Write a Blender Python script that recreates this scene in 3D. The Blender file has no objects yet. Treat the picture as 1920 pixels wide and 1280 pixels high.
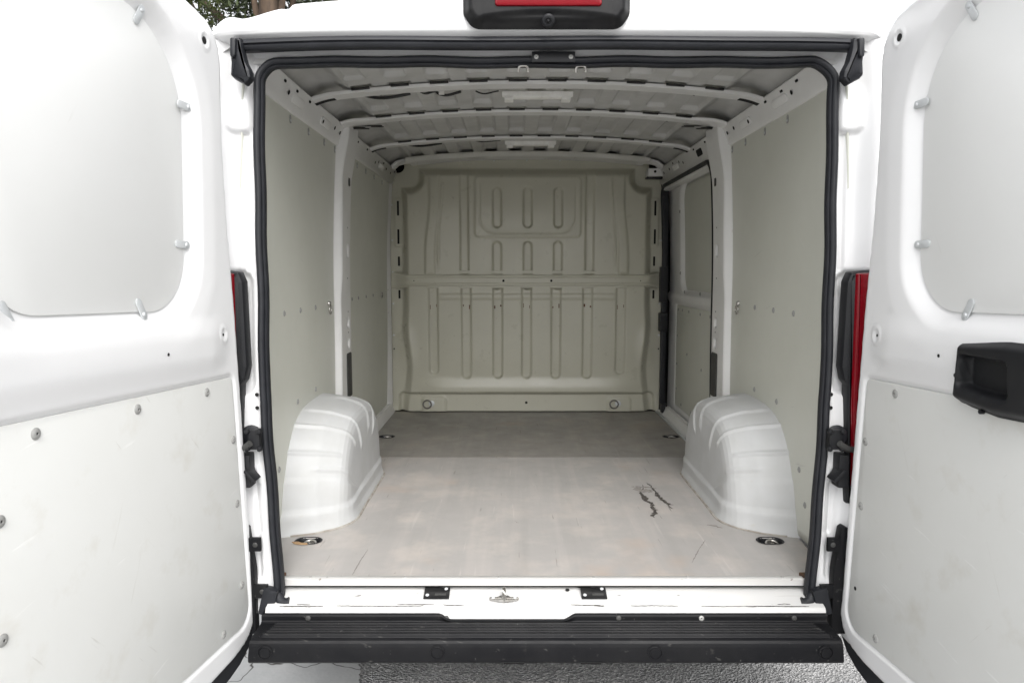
import bpy, bmesh, math, random
import numpy as np
from mathutils import Matrix, Vector

rng = np.random.default_rng(7)
random.seed(7)
R = math.radians
scene = bpy.context.scene
col = scene.collection

# ------------------------------------------------------------------ camera, world, sun, exposure
cam_data = bpy.data.cameras.new("camera")
cam_data.sensor_width = 36.0
cam_data.lens = 25.0
cam_data.clip_start = 0.05
cam_data.clip_end = 500
cam = bpy.data.objects.new("camera", cam_data)
col.objects.link(cam)
cam.location = (-0.096, 0.0, 1.5)
cam.rotation_euler = (R(90 - 5.74), 0, 0)
scene.camera = cam

SUN_EL, SUN_AZ = 46.0, 170.0        # azimuth measured clockwise from +y (the van's nose): behind the camera, to the right
world = bpy.data.worlds.new("World")
scene.world = world
world.use_nodes = True
wn = world.node_tree
wn.nodes.clear()
sky = wn.nodes.new("ShaderNodeTexSky")
sky.sky_type = 'NISHITA'
sky.sun_disc = False
sky.sun_elevation = R(SUN_EL)
sky.sun_rotation = R(SUN_AZ)
sky.dust_density = 4.0
sky.air_density = 1.0
hs = wn.nodes.new("ShaderNodeHueSaturation")      # cloud cover: the blue is greyed out
hs.inputs["Saturation"].default_value = 0.10
bgn = wn.nodes.new("ShaderNodeBackground")
bgn.inputs["Strength"].default_value = 0.15
wo = wn.nodes.new("ShaderNodeOutputWorld")
wn.links.new(sky.outputs[0], hs.inputs["Color"])
wn.links.new(hs.outputs[0], bgn.inputs["Color"])
wn.links.new(bgn.outputs[0], wo.inputs[0])

sun_data = bpy.data.lights.new("sun", 'SUN')
sun_data.energy = 0.5
sun_data.angle = R(50)
sun_data.color = (1.0, 0.965, 0.92)
sun = bpy.data.objects.new("sun", sun_data)
col.objects.link(sun)
sd = Vector((math.sin(R(SUN_AZ)) * math.cos(R(SUN_EL)), math.cos(R(SUN_AZ)) * math.cos(R(SUN_EL)), math.sin(R(SUN_EL))))
sun.rotation_euler = sd.to_track_quat('Z', 'Y').to_euler()
sun.location = (4, -6, 9)

scene.view_settings.view_transform = 'Standard'
scene.view_settings.look = 'None'
scene.view_settings.exposure = 1.16
scene.view_settings.gamma = 1.0
scene.view_settings.use_curve_mapping = False
scene.render.engine = 'CYCLES'
scene.cycles.max_bounces = 12
scene.cycles.diffuse_bounces = 8
scene.cycles.use_denoising = True

# ------------------------------------------------------------------ materials
def mat(name, base, rough=0.5, metal=0.0, coat=0.0, var=None, var_scale=6.0, var_amt=0.5, bump=0.0, bump_scale=200.0,
        spec=0.5, stretch=None, var2=None, var2_scale=30.0, var2_lo=0.6, var2_hi=0.75, var2_stretch=None, rough_var=0.0):
    m = bpy.data.materials.new(name)
    m.use_nodes = True
    nt = m.node_tree
    b = nt.nodes["Principled BSDF"]
    b.inputs["Roughness"].default_value = rough
    b.inputs["Metallic"].default_value = metal
    b.inputs["Coat Weight"].default_value = coat
    b.inputs["Coat Roughness"].default_value = 0.12
    b.inputs["Specular IOR Level"].default_value = spec
    b.inputs["Base Color"].default_value = (*base, 1)
    geo = nt.nodes.new("ShaderNodeNewGeometry")
    def noise(scale, st, detail=6.0):
        mp = nt.nodes.new("ShaderNodeMapping")
        if st: mp.inputs["Scale"].default_value = st
        nt.links.new(geo.outputs["Position"], mp.inputs["Vector"])
        n = nt.nodes.new("ShaderNodeTexNoise")
        n.inputs["Scale"].default_value = scale
        n.inputs["Detail"].default_value = detail
        n.inputs["Roughness"].default_value = 0.6
        nt.links.new(mp.outputs[0], n.inputs["Vector"])
        return n
    cur = None
    if var is not None:
        n = noise(var_scale, stretch)
        rp = nt.nodes.new("ShaderNodeValToRGB")
        rp.color_ramp.elements[0].position = 0.5 - 0.25 * var_amt
        rp.color_ramp.elements[1].position = 0.5 + 0.30 * var_amt
        rp.color_ramp.elements[0].color = (*base, 1)
        rp.color_ramp.elements[1].color = (*var, 1)
        nt.links.new(n.outputs["Fac"], rp.inputs[0])
        cur = rp.outputs[0]
    if var2 is not None:
        n2 = noise(var2_scale, var2_stretch, 10.0)
        r2 = nt.nodes.new("ShaderNodeMapRange")
        r2.inputs["From Min"].default_value = var2_lo
        r2.inputs["From Max"].default_value = var2_hi
        nt.links.new(n2.outputs["Fac"], r2.inputs["Value"])
        mx = nt.nodes.new("ShaderNodeMix")
        mx.data_type = 'RGBA'
        nt.links.new(r2.outputs[0], mx.inputs["Factor"])
        if cur is not None: nt.links.new(cur, mx.inputs[6])
        else: mx.inputs[6].default_value = (*base, 1)
        mx.inputs[7].default_value = (*var2, 1)
        cur = mx.outputs[2]
    if cur is not None:
        nt.links.new(cur, b.inputs["Base Color"])
    if rough_var > 0:
        n3 = noise(9.0, None)
        r3 = nt.nodes.new("ShaderNodeMapRange")
        r3.inputs["From Min"].default_value = 0.3
        r3.inputs["From Max"].default_value = 0.7
        r3.inputs["To Min"].default_value = max(0.03, rough - rough_var)
        r3.inputs["To Max"].default_value = rough + rough_var
        nt.links.new(n3.outputs["Fac"], r3.inputs["Value"])
        nt.links.new(r3.outputs[0], b.inputs["Roughness"])
    if bump > 0:
        n4 = noise(bump_scale, None, 3.0)
        bp = nt.nodes.new("ShaderNodeBump")
        bp.inputs["Strength"].default_value = bump
        bp.inputs["Distance"].default_value = 0.002
        nt.links.new(n4.outputs["Fac"], bp.inputs["Height"])
        nt.links.new(bp.outputs[0], b.inputs["Normal"])
    return m

M = {}
M['paint'] = mat("white_paint", (0.78, 0.782, 0.787), 0.28, coat=0.35, var=(0.765, 0.766, 0.77), var_scale=1.5, var_amt=1.6, bump=0.015, bump_scale=60)
M['paint_in'] = mat("white_inner_paint", (0.76, 0.757, 0.75), 0.38, coat=0.1, var=(0.71, 0.707, 0.695), var_scale=4, bump=0.03, bump_scale=120,
                    var2=(0.45, 0.42, 0.37), var2_scale=14, var2_lo=0.66, var2_hi=0.85, rough_var=0.08)
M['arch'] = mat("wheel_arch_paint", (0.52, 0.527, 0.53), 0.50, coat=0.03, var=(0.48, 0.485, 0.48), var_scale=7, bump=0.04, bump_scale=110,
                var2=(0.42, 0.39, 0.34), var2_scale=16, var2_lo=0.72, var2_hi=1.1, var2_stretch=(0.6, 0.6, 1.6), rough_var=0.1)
M['sill'] = mat("sill_paint", (0.60, 0.60, 0.595), 0.34, coat=0.2, var=(0.62, 0.615, 0.60), var_scale=5,
                var2=(0.10, 0.095, 0.085), var2_scale=34, var2_lo=0.665, var2_hi=0.70, var2_stretch=(0.35, 1.6, 1.6))
M['roof'] = mat("roof_sheet_shaded", (0.50, 0.498, 0.49), 0.42, coat=0.1, var=(0.43, 0.428, 0.415), var_scale=7, bump=0.04, bump_scale=120, rough_var=0.1)  # body paint in a darker tone, the roof sheet's shade put into the colour
M['bow'] = mat("roof_bow_paint", (0.68, 0.677, 0.67), 0.40, coat=0.1, var=(0.62, 0.617, 0.605), var_scale=6, bump=0.03, bump_scale=120, rough_var=0.08)
M['trim'] = mat("edge_trim", (0.60, 0.595, 0.585), 0.36, metal=0.2, var=(0.58, 0.57, 0.55), var_scale=12, stretch=(0.5, 3, 3),
                var2=(0.16, 0.13, 0.10), var2_scale=26, var2_lo=0.68, var2_hi=0.72)
M['panel'] = mat("wall_lining", (0.60, 0.605, 0.545), 0.40, var=(0.575, 0.58, 0.52), var_scale=3, bump=0.05, bump_scale=260, rough_var=0.05)
M['cover'] = mat("door_lining", (0.785, 0.79, 0.78), 0.42, var=(0.77, 0.775, 0.762), var_scale=2.2, bump=0.05, bump_scale=240)
M['cover_worn'] = mat("door_lining_worn", (0.655, 0.66, 0.645), 0.46, var=(0.62, 0.623, 0.60), var_scale=3.4, var_amt=1.2, bump=0.06, bump_scale=220,
                      var2=(0.565, 0.555, 0.515), var2_scale=9, var2_lo=0.56, var2_hi=0.80, rough_var=0.08)
M['bulk'] = mat("bulkhead_paint", (0.52, 0.51, 0.425), 0.33, coat=0.18, var=(0.495, 0.485, 0.40), var_scale=4, bump=0.04, bump_scale=100,
                var2=(0.27, 0.25, 0.20), var2_scale=18, var2_lo=0.66, var2_hi=0.80, rough_var=0.08)
M['rubber'] = mat("black_rubber", (0.013, 0.014, 0.017), 0.48, var=(0.019, 0.020, 0.024), var_scale=18, bump=0.05, bump_scale=400, rough_var=0.08, spec=0.35)
M['plastic'] = mat("black_plastic", (0.011, 0.0115, 0.0135), 0.46, var=(0.016, 0.0165, 0.018), var_scale=10, bump=0.15, bump_scale=900, rough_var=0.06, spec=0.28)
M['bumper'] = mat("bumper_plastic", (0.006, 0.0062, 0.0075), 0.42, var=(0.010, 0.010, 0.011), var_scale=8, bump=0.25, bump_scale=800,
                  var2=(0.05, 0.048, 0.044), var2_scale=22, var2_lo=0.64, var2_hi=0.80, rough_var=0.08, spec=0.18)
M['gloss_black'] = mat("gloss_black", (0.010, 0.010, 0.011), 0.34, coat=0.05, spec=0.12, var=(0.02, 0.02, 0.02), var_scale=12)
M['dark'] = mat("dark_void", (0.006, 0.006, 0.006), 0.9, var=(0.01, 0.01, 0.01), var_scale=20)
M['vent'] = mat("vent_plastic", (0.035, 0.035, 0.034), 0.6, var=(0.05, 0.05, 0.048), var_scale=25, bump=0.1, bump_scale=500)
M['zinc'] = mat("zinc_steel", (0.60, 0.62, 0.63), 0.40, metal=0.2, var=(0.54, 0.56, 0.57), var_scale=30, rough_var=0.1)
M['screw'] = mat("grey_screw", (0.34, 0.34, 0.33), 0.45, metal=0.1, var=(0.29, 0.29, 0.28), var_scale=40)
M['steel'] = mat("bright_steel", (0.55, 0.54, 0.52), 0.28, metal=0.9, var=(0.42, 0.40, 0.37), var_scale=40, rough_var=0.1)
M['red'] = mat("red_lens", (0.20, 0.002, 0.008), 0.16, coat=0.25, spec=0.3, var=(0.18, 0.002, 0.007), var_scale=40, stretch=(1, 1, 3))
M['lamp_white'] = mat("lamp_plastic", (0.86, 0.855, 0.83), 0.35, var=(0.74, 0.73, 0.69), var_scale=20)
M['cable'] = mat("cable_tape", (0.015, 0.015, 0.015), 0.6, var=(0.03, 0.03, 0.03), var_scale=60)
M['rust'] = mat("rust", (0.16, 0.075, 0.035), 0.8, var=(0.06, 0.035, 0.02), var_scale=60)
M['sealant'] = mat("dirty_sealant", (0.46, 0.44, 0.40), 0.8, var=(0.16, 0.13, 0.10), var_scale=22, var_amt=0.9)
M['ring_dark'] = mat("dull_steel", (0.20, 0.19, 0.175), 0.4, metal=0.6, var=(0.12, 0.11, 0.10), var_scale=30)
M['wood'] = mat("torn_plywood", (0.42, 0.28, 0.15), 0.8, var=(0.30, 0.18, 0.09), var_scale=80)
M['bark'] = mat("bark", (0.11, 0.075, 0.05), 0.9, var=(0.05, 0.035, 0.025), var_scale=9, stretch=(1, 1, 0.25), bump=0.9, bump_scale=25)
M['tyre'] = mat("tyre_rubber", (0.02, 0.02, 0.02), 0.8, var=(0.035, 0.033, 0.03), var_scale=20)

def leaf_mat(name, a, b_):
    m = mat(name, a, 0.5, var=b_, var_scale=2.2, var_amt=0.9)
    return m
M['leaf'] = leaf_mat("leaf_green", (0.022, 0.038, 0.010), (0.075, 0.09, 0.018))
M['leaf2'] = leaf_mat("leaf_dark", (0.014, 0.024, 0.008), (0.035, 0.046, 0.012))

def floor_mat(name, k):
    m = mat(name, (0.405, 0.382, 0.367), 0.42, var=(0.315, 0.308, 0.298), var_scale=1.5, var_amt=1.15, bump=0.06, bump_scale=350,
            var2=(0.475, 0.435, 0.40), var2_scale=5.0, var2_lo=0.50, var2_hi=0.74, rough_var=0.1)
    nt = m.node_tree
    b = nt.nodes["Principled BSDF"]
    src = b.inputs["Base Color"].links[0].from_socket
    geo = nt.nodes.new("ShaderNodeNewGeometry")
    def streak(rot, sc, lo, hi, colr, fac, src):
        mp = nt.nodes.new("ShaderNodeMapping")
        mp.inputs["Rotation"].default_value = (0, 0, rot)
        mp.inputs["Scale"].default_value = sc
        nt.links.new(geo.outputs["Position"], mp.inputs["Vector"])
        n = nt.nodes.new("ShaderNodeTexNoise")
        n.inputs["Scale"].default_value = 1.0
        n.inputs["Detail"].default_value = 4.0
        nt.links.new(mp.outputs[0], n.inputs["Vector"])
        r = nt.nodes.new("ShaderNodeMapRange")
        r.inputs["From Min"].default_value = lo
        r.inputs["From Max"].default_value = hi
        r.inputs["To Max"].default_value = fac
        nt.links.new(n.outputs["Fac"], r.inputs["Value"])
        mx = nt.nodes.new("ShaderNodeMix")
        mx.data_type = 'RGBA'
        nt.links.new(r.outputs[0], mx.inputs["Factor"])
        nt.links.new(src, mx.inputs[6])
        mx.inputs[7].default_value = (*colr, 1)
        return mx.outputs[2]
    s = streak(0.0, (22, 1.6, 1), 0.50, 0.78, (0.50, 0.46, 0.43), 0.38, src)
    s = streak(0.05, (14, 1.2, 1), 0.52, 0.80, (0.27, 0.26, 0.248), 0.38, s)
    s = streak(R(-12), (46, 2.0, 1), 0.67, 0.74, (0.56, 0.53, 0.50), 0.25, s)
    s = streak(R(-32), (60, 3.0, 1), 0.69, 0.75, (0.55, 0.52, 0.49), 0.4, s)
    s = streak(R(24), (75, 4.0, 1), 0.71, 0.745, (0.16, 0.145, 0.13), 0.55, s)
    s = streak(R(75), (70, 5.0, 1), 0.72, 0.75, (0.17, 0.15, 0.13), 0.5, s)
    s = streak(0.0, (34, 30, 1), 0.76, 0.79, (0.13, 0.11, 0.09), 0.7, s)
    s = streak(0.3, (3.0, 3.0, 1), 0.60, 0.85, (0.52, 0.36, 0.25), 0.5, s)
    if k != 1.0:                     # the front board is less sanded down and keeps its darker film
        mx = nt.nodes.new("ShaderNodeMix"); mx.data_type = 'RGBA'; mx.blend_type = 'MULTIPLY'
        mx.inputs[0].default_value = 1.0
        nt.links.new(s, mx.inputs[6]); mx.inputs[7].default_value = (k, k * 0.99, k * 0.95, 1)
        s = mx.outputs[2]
    nt.links.new(s, b.inputs["Base Color"])
    return m
M['floor'] = floor_mat("floor_board", 1.0)
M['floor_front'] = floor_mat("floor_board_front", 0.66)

def wear(m, rot, sc, lo, hi, colr, fac, axes=(0, 0, 0)):
    nt = m.node_tree
    b = nt.nodes["Principled BSDF"]
    src = b.inputs["Base Color"].links[0].from_socket
    geo = nt.nodes.new("ShaderNodeNewGeometry")
    mp0 = nt.nodes.new("ShaderNodeMapping"); mp0.inputs["Rotation"].default_value = rot
    nt.links.new(geo.outputs["Position"], mp0.inputs["Vector"])
    mp = nt.nodes.new("ShaderNodeMapping"); mp.inputs["Scale"].default_value = sc
    nt.links.new(mp0.outputs[0], mp.inputs["Vector"])
    n = nt.nodes.new("ShaderNodeTexNoise"); n.inputs["Scale"].default_value = 1.0; n.inputs["Detail"].default_value = 5.0
    nt.links.new(mp.outputs[0], n.inputs["Vector"])
    r = nt.nodes.new("ShaderNodeMapRange")
    r.inputs["From Min"].default_value = lo; r.inputs["From Max"].default_value = hi; r.inputs["To Max"].default_value = fac
    nt.links.new(n.outputs["Fac"], r.inputs["Value"])
    mx = nt.nodes.new("ShaderNodeMix"); mx.data_type = 'RGBA'
    nt.links.new(r.outputs[0], mx.inputs["Factor"]); nt.links.new(src, mx.inputs[6]); mx.inputs[7].default_value = (*colr, 1)
    nt.links.new(mx.outputs[2], b.inputs["Base Color"])
for k in ('cover_worn',):
    wear(M[k], (R(25), 0, 0), (8, 70, 5), 0.69, 0.75, (0.50, 0.49, 0.45), 0.35)
    wear(M[k], (R(-40), 0, 0), (8, 90, 7), 0.715, 0.76, (0.42, 0.41, 0.38), 0.4)
    wear(M[k], (R(80), 0, 0), (8, 60, 6), 0.68, 0.74, (0.80, 0.80, 0.79), 0.4)
wear(M['cover'], (R(30), 0, 0), (6, 60, 4), 0.71, 0.77, (0.60, 0.60, 0.57), 0.4)
wear(M['panel'], (R(15), 0, 0), (6, 5, 60), 0.70, 0.76, (0.42, 0.42, 0.385), 0.5)
wear(M['panel'], (R(-35), 0, 0), (6, 5, 80), 0.71, 0.76, (0.66, 0.66, 0.62), 0.4)
wear(M['bumper'], (0, 0, R(12)), (14, 130, 60), 0.66, 0.74, (0.10, 0.098, 0.092), 0.5)
wear(M['bumper'], (0, 0, R(-50)), (14, 160, 60), 0.70, 0.76, (0.14, 0.137, 0.13), 0.5)
wear(M['sill'], (0, 0, 0), (6, 120, 40), 0.64, 0.70, (0.45, 0.44, 0.42), 0.5)
wear(M['bulk'], (0, R(20), 0), (60, 6, 6), 0.71, 0.77, (0.30, 0.28, 0.22), 0.5)
wear(M['arch'], (R(20), 0, 0), (30, 8, 50), 0.68, 0.76, (0.48, 0.46, 0.42), 0.45)

def ground_mat(name, base, hi, scale, bump, crack=False):
    m = bpy.data.materials.new(name)
    m.use_nodes = True
    nt = m.node_tree
    b = nt.nodes["Principled BSDF"]
    b.inputs["Roughness"].default_value = 0.9
    geo = nt.nodes.new("ShaderNodeNewGeometry")
    v = nt.nodes.new("ShaderNodeTexVoronoi")
    v.inputs["Scale"].default_value = scale
    nt.links.new(geo.outputs["Position"], v.inputs["Vector"])
    n = nt.nodes.new("ShaderNodeTexNoise")
    n.inputs["Scale"].default_value = 4
    n.inputs["Detail"].default_value = 10
    nt.links.new(geo.outputs["Position"], n.inputs["Vector"])
    rp = nt.nodes.new("ShaderNodeValToRGB")
    rp.color_ramp.elements[0].position = 0.3
    rp.color_ramp.elements[1].position = 0.75
    rp.color_ramp.elements[0].color = (*base, 1)
    rp.color_ramp.elements[1].color = (*hi, 1)
    mixf = nt.nodes.new("ShaderNodeMix")
    mixf.inputs[0].default_value = 0.55 if not crack else 0.15
    nt.links.new(n.outputs["Fac"], mixf.inputs[2])
    nt.links.new(v.outputs["Color"], mixf.inputs[3])
    nt.links.new(mixf.outputs[0], rp.inputs[0])
    out = rp.outputs[0]
    if crack:
        vc = nt.nodes.new("ShaderNodeTexVoronoi")
        vc.feature = 'DISTANCE_TO_EDGE'
        vc.inputs["Scale"].default_value = 1.6
        nd = nt.nodes.new("ShaderNodeTexNoise")
        nd.inputs["Scale"].default_value = 7
        nt.links.new(geo.outputs["Position"], nd.inputs["Vector"])
        mxv = nt.nodes.new("ShaderNodeMix")
        mxv.data_type = 'VECTOR'
        mxv.inputs[0].default_value = 0.12
        nt.links.new(geo.outputs["Position"], mxv.inputs[4])
        nt.links.new(nd.outputs["Color"], mxv.inputs[5])
        nt.links.new(mxv.outputs[1], vc.inputs["Vector"])
        mr = nt.nodes.new("ShaderNodeMapRange")
        mr.inputs["From Min"].default_value = 0.0015
        mr.inputs["From Max"].default_value = 0.005
        nt.links.new(vc.outputs["Distance"], mr.inputs["Value"])
        mx = nt.nodes.new("ShaderNodeMix")
        mx.data_type = 'RGBA'
        nt.links.new(mr.outputs[0], mx.inputs["Factor"])
        mx.inputs[6].default_value = (0.07, 0.065, 0.06, 1)
        nt.links.new(out, mx.inputs[7])
        out = mx.outputs[2]
    nt.links.new(out, b.inputs["Base Color"])
    bp = nt.nodes.new("ShaderNodeBump")
    bp.inputs["Strength"].default_value = bump
    bp.inputs["Distance"].default_value = 0.01
    nt.links.new(v.outputs["Distance"], bp.inputs["Height"])
    nt.links.new(bp.outputs[0], b.inputs["Normal"])
    return m
M['asphalt'] = ground_mat("rough_asphalt", (0.23, 0.23, 0.228), (0.48, 0.476, 0.47), 110, 1.0)
M['concrete'] = ground_mat("smooth_concrete", (0.40, 0.41, 0.41), (0.52, 0.52, 0.515), 60, 0.08, crack=True)

# ------------------------------------------------------------------ object helpers
WM = {}          # world matrix of every object that can be a parent
def link(o, parent=None, mw=None):
    col.objects.link(o)
    mw = mw if mw is not None else Matrix.Identity(4)
    if parent is not None:
        o.parent = parent
        o.matrix_parent_inverse = WM[parent.name].inverted()
    o.matrix_basis = mw
    WM[o.name] = mw
    return o

def meshdata(name, verts, faces, m, smooth=True):
    me = bpy.data.meshes.new(name)
    me.from_pydata([tuple(map(float, v)) for v in verts], [], [tuple(int(i) for i in f) for f in faces])
    me.materials.append(m)
    if smooth:
        me.polygons.foreach_set("use_smooth", [True] * len(me.polygons))
    me.update()
    return me

def fix_normals(me):
    bm = bmesh.new(); bm.from_mesh(me)
    bmesh.ops.remove_doubles(bm, verts=bm.verts, dist=1e-6)
    bmesh.ops.recalc_face_normals(bm, faces=bm.faces)
    bm.to_mesh(me); bm.free()

def add(name, me, parent, mw=None, label=None):
    o = bpy.data.objects.new(name, me)
    if label: o["label"] = label
    return link(o, parent, mw)

def sharpen(me, ang=35):
    try: me.set_sharp_from_angle(angle=R(ang))
    except Exception: pass

def ss(a, b, x):
    t = np.clip((x - a) / (b - a), 0, 1)
    return t * t * (3 - 2 * t)

def rrect(u, v, u0, u1, v0, v1, r):
    cu, cv = (u0 + u1) / 2, (v0 + v1) / 2
    du = np.abs(u - cu) - ((u1 - u0) / 2 - r)
    dv = np.abs(v - cv) - ((v1 - v0) / 2 - r)
    return np.hypot(np.maximum(du, 0), np.maximum(dv, 0)) + np.minimum(np.maximum(du, dv), 0) - r

def seg(u, v, a, b):
    a = np.array(a, float); b = np.array(b, float); d = b - a
    t = np.clip(((u - a[0]) * d[0] + (v - a[1]) * d[1]) / (d @ d), 0, 1)
    return np.hypot(u - a[0] - t * d[0], v - a[1] - t * d[1])

def poly_sdf(u, v, poly):
    poly = np.array(poly, float)
    dmin = np.full(u.shape, 1e9); inside = np.zeros(u.shape, bool)
    n = len(poly)
    for i in range(n):
        a = poly[i]; b = poly[(i + 1) % n]
        dmin = np.minimum(dmin, seg(u, v, a, b) if np.hypot(*(b - a)) > 1e-9 else 1e9)
        c = (a[1] > v) != (b[1] > v)
        xi = (b[0] - a[0]) * (v - a[1]) / ((b[1] - a[1]) if abs(b[1] - a[1]) > 1e-12 else 1e-12) + a[0]
        inside ^= c & (u < xi)
    return np.where(inside, -dmin, dmin)

def rpoly(pts, rad, n=8):
    """polygon with every corner rounded by its own radius"""
    out = []
    m = len(pts)
    P = [np.array(p, float) for p in pts]
    for i in range(m):
        p, a, b = P[i], P[i - 1], P[(i + 1) % m]
        r = rad[i] if hasattr(rad, '__len__') else rad
        if r <= 0: out.append(p); continue
        da = (a - p) / np.linalg.norm(a - p); db = (b - p) / np.linalg.norm(b - p)
        half = math.acos(np.clip(da @ db, -1, 1)) / 2
        if half > math.pi / 2 - 0.03: out.append(p); continue
        t = r / math.tan(half)
        c = p + (da + db) / np.linalg.norm(da + db) * (r / math.sin(half))
        a0 = p + da * t - c; b0 = p + db * t - c
        ang = math.acos(np.clip(a0 @ b0 / (r * r), -1, 1))
        for k in range(n + 1):
            w = k / n
            q = (math.sin((1 - w) * ang) * a0 + math.sin(w * ang) * b0) / math.sin(ang)
            out.append(c + q)
    return out

def sheet_mesh(name, U, V, fn, m, sdf=None, flip=False, smooth=True):
    """a pressed sheet: grid in (u, v), fn gives the point; the outline is cut by a distance function"""
    uu, vv = np.meshgrid(np.asarray(U, float), np.asarray(V, float), indexing='ij')
    nu, nv = uu.shape
    idx = np.arange(nu * nv).reshape(nu, nv)
    quads = np.stack([idx[:-1, :-1], idx[1:, :-1], idx[1:, 1:], idx[:-1, 1:]], -1).reshape(-1, 4)
    if sdf is not None:
        s = sdf(uu, vv)
        keep = (s.ravel()[quads] <= 0).any(1)
        quads = quads[keep]
        for _ in range(3):
            e = 1e-4
            s = sdf(uu, vv)
            gu = (sdf(uu + e, vv) - sdf(uu - e, vv)) / (2 * e)
            gv = (sdf(uu, vv + e) - sdf(uu, vv - e)) / (2 * e)
            o = np.maximum(s, 0)
            uu = uu - o * gu * 0.98; vv = vv - o * gv * 0.98
    P = fn(uu, vv).reshape(-1, 3)
    used = np.unique(quads)
    remap = -np.ones(len(P), int); remap[used] = np.arange(len(used))
    q = remap[quads]
    if flip: q = q[:, ::-1]
    me = bpy.data.meshes.new(name)
    me.from_pydata(P[used].tolist(), [], q.tolist())
    me.materials.append(m)
    if smooth: me.polygons.foreach_set("use_smooth", [True] * len(me.polygons))
    me.update()
    return me

def solid(o, t, offset=-1):
    md = o.modifiers.new("thickness", 'SOLIDIFY'); md.thickness = t; md.offset = offset
    return o

def plate_mesh(name, outline, m, h, bevel=0.002, frame=None, base=0.0):
    """flat piece with rounded upper edge; outline in (u, v), frame = (origin, u, v, n)"""
    P = np.array(outline, float); n = len(P)
    area = 0.5 * np.sum(P[:, 0] * np.roll(P[:, 1], -1) - np.roll(P[:, 0], -1) * P[:, 1])
    if area < 0: P = P[::-1]
    d = np.roll(P, -1, 0) - np.roll(P, 1, 0)
    nn = np.stack([d[:, 1], -d[:, 0]], 1); nn /= np.maximum(np.linalg.norm(nn, axis=1, keepdims=True), 1e-9)
    rings = [(P, base), (P, base + h - bevel), (P - nn * bevel * 0.3, base + h - bevel * 0.3), (P - nn * bevel, base + h)]
    O, uu, vv, ww = frame if frame else ((0, 0, 0), (1, 0, 0), (0, 1, 0), (0, 0, 1))
    O, uu, vv, ww = [np.array(a, float) for a in (O, uu, vv, ww)]
    verts = []; faces = []
    for ring, z in rings:
        for q in ring: verts.append(O + uu * q[0] + vv * q[1] + ww * z)
    for k in range(len(rings) - 1):
        for i in range(n):
            j = (i + 1) % n
            faces.append((k * n + i, k * n + j, (k + 1) * n + j, (k + 1) * n + i))
    faces.append(tuple((len(rings) - 1) * n + i for i in range(n)))
    faces.append(tuple(reversed(range(n))))
    me = meshdata(name, verts, faces, m)
    fix_normals(me); sharpen(me, 40)
    return me

def sweep_mesh(name, path, profile, m, up=None, normals=None, closed=True, cap=True):
    """profile (a, b) swept along path; a along the side vector, b along the normal vector"""
    path = np.array(path, float); profile = np.array(profile, float)
    n, k = len(path), len(profile)
    T = np.gradient(path, axis=0); T /= np.linalg.norm(T, axis=1, keepdims=True)
    verts = []; faces = []
    for i in range(n):
        nv = np.array(normals[i] if normals is not None else up, float)
        nv = nv - (nv @ T[i]) * T[i]; nv /= np.linalg.norm(nv)
        sv = np.cross(T[i], nv)
        for a, b in profile: verts.append(path[i] + sv * a + nv * b)
    kk = k if closed else k - 1
    for i in range(n - 1):
        for j in range(kk):
            j2 = (j + 1) % k
            faces.append((i * k + j, i * k + j2, (i + 1) * k + j2, (i + 1) * k + j))
    if cap and closed:
        faces.append(tuple(range(k))); faces.append(tuple((n - 1) * k + j for j in reversed(range(k))))
    me = meshdata(name, verts, faces, m)
    fix_normals(me); sharpen(me, 50)
    return me

def tube_mesh(name, path, r, m, k=8):
    a = np.linspace(0, 2 * np.pi, k, endpoint=False)
    prof = np.stack([np.cos(a) * r, np.sin(a) * r], 1)
    path = np.array(path, float)
    T = path[-1] - path[0]
    up = np.array([0.13, 0.21, 1.0]) if abs(T[2]) < 0.8 * np.linalg.norm(T) + 1e-9 else np.array([0.3, 1.0, 0.1])
    return sweep_mesh(name, path, prof, m, up=up)

def lathe_mesh(name, prof, m, k=16):
    """profile (r, z) turned about z"""
    verts = []; faces = []
    for r, z in prof:
        for i in range(k):
            t = 2 * math.pi * i / k
            verts.append((r * math.cos(t), r * math.sin(t), z))
    for j in range(len(prof) - 1):
        for i in range(k):
            i2 = (i + 1) % k
            faces.append((j * k + i, j * k + i2, (j + 1) * k + i2, (j + 1) * k + i))
    if prof[-1][0] > 1e-6: faces.append(tuple((len(prof) - 1) * k + i for i in range(k)))
    me = meshdata(name, verts, faces, m)
    fix_normals(me); sharpen(me, 45)
    return me

def box_mesh(name, size, m, bevel=0.003, center=(0, 0, 0), seg_=2):
    bm = bmesh.new()
    bmesh.ops.create_cube(bm, size=1.0)
    for v in bm.verts:
        v.co = Vector((v.co.x * size[0] + center[0], v.co.y * size[1] + center[1], v.co.z * size[2] + center[2]))
    if bevel > 0:
        bmesh.ops.bevel(bm, geom=bm.edges[:], offset=bevel, segments=seg_, profile=0.7, affect='EDGES')
    me = bpy.data.meshes.new(name); bm.to_mesh(me); bm.free()
    me.materials.append(m)
    me.polygons.foreach_set("use_smooth", [True] * len(me.polygons)); sharpen(me, 30)
    return me

def join_meshes(name, items):
    """several shapes of one rigid piece in one mesh (a clip and its rivet); items = [(mesh, matrix)]"""
    bm = bmesh.new(); mats = []
    for me, mw in items:
        tmp = me.copy(); tmp.transform(mw)
        base = []
        for mm in me.materials:
            if mm not in mats: mats.append(mm)
            base.append(mats.index(mm))
        for p in tmp.polygons: p.material_index = base[p.material_index] if base else 0
        bm.from_mesh(tmp); bpy.data.meshes.remove(tmp)
    out = bpy.data.meshes.new(name); bm.to_mesh(out); bm.free()
    for mm in mats: out.materials.append(mm)
    return out

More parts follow.
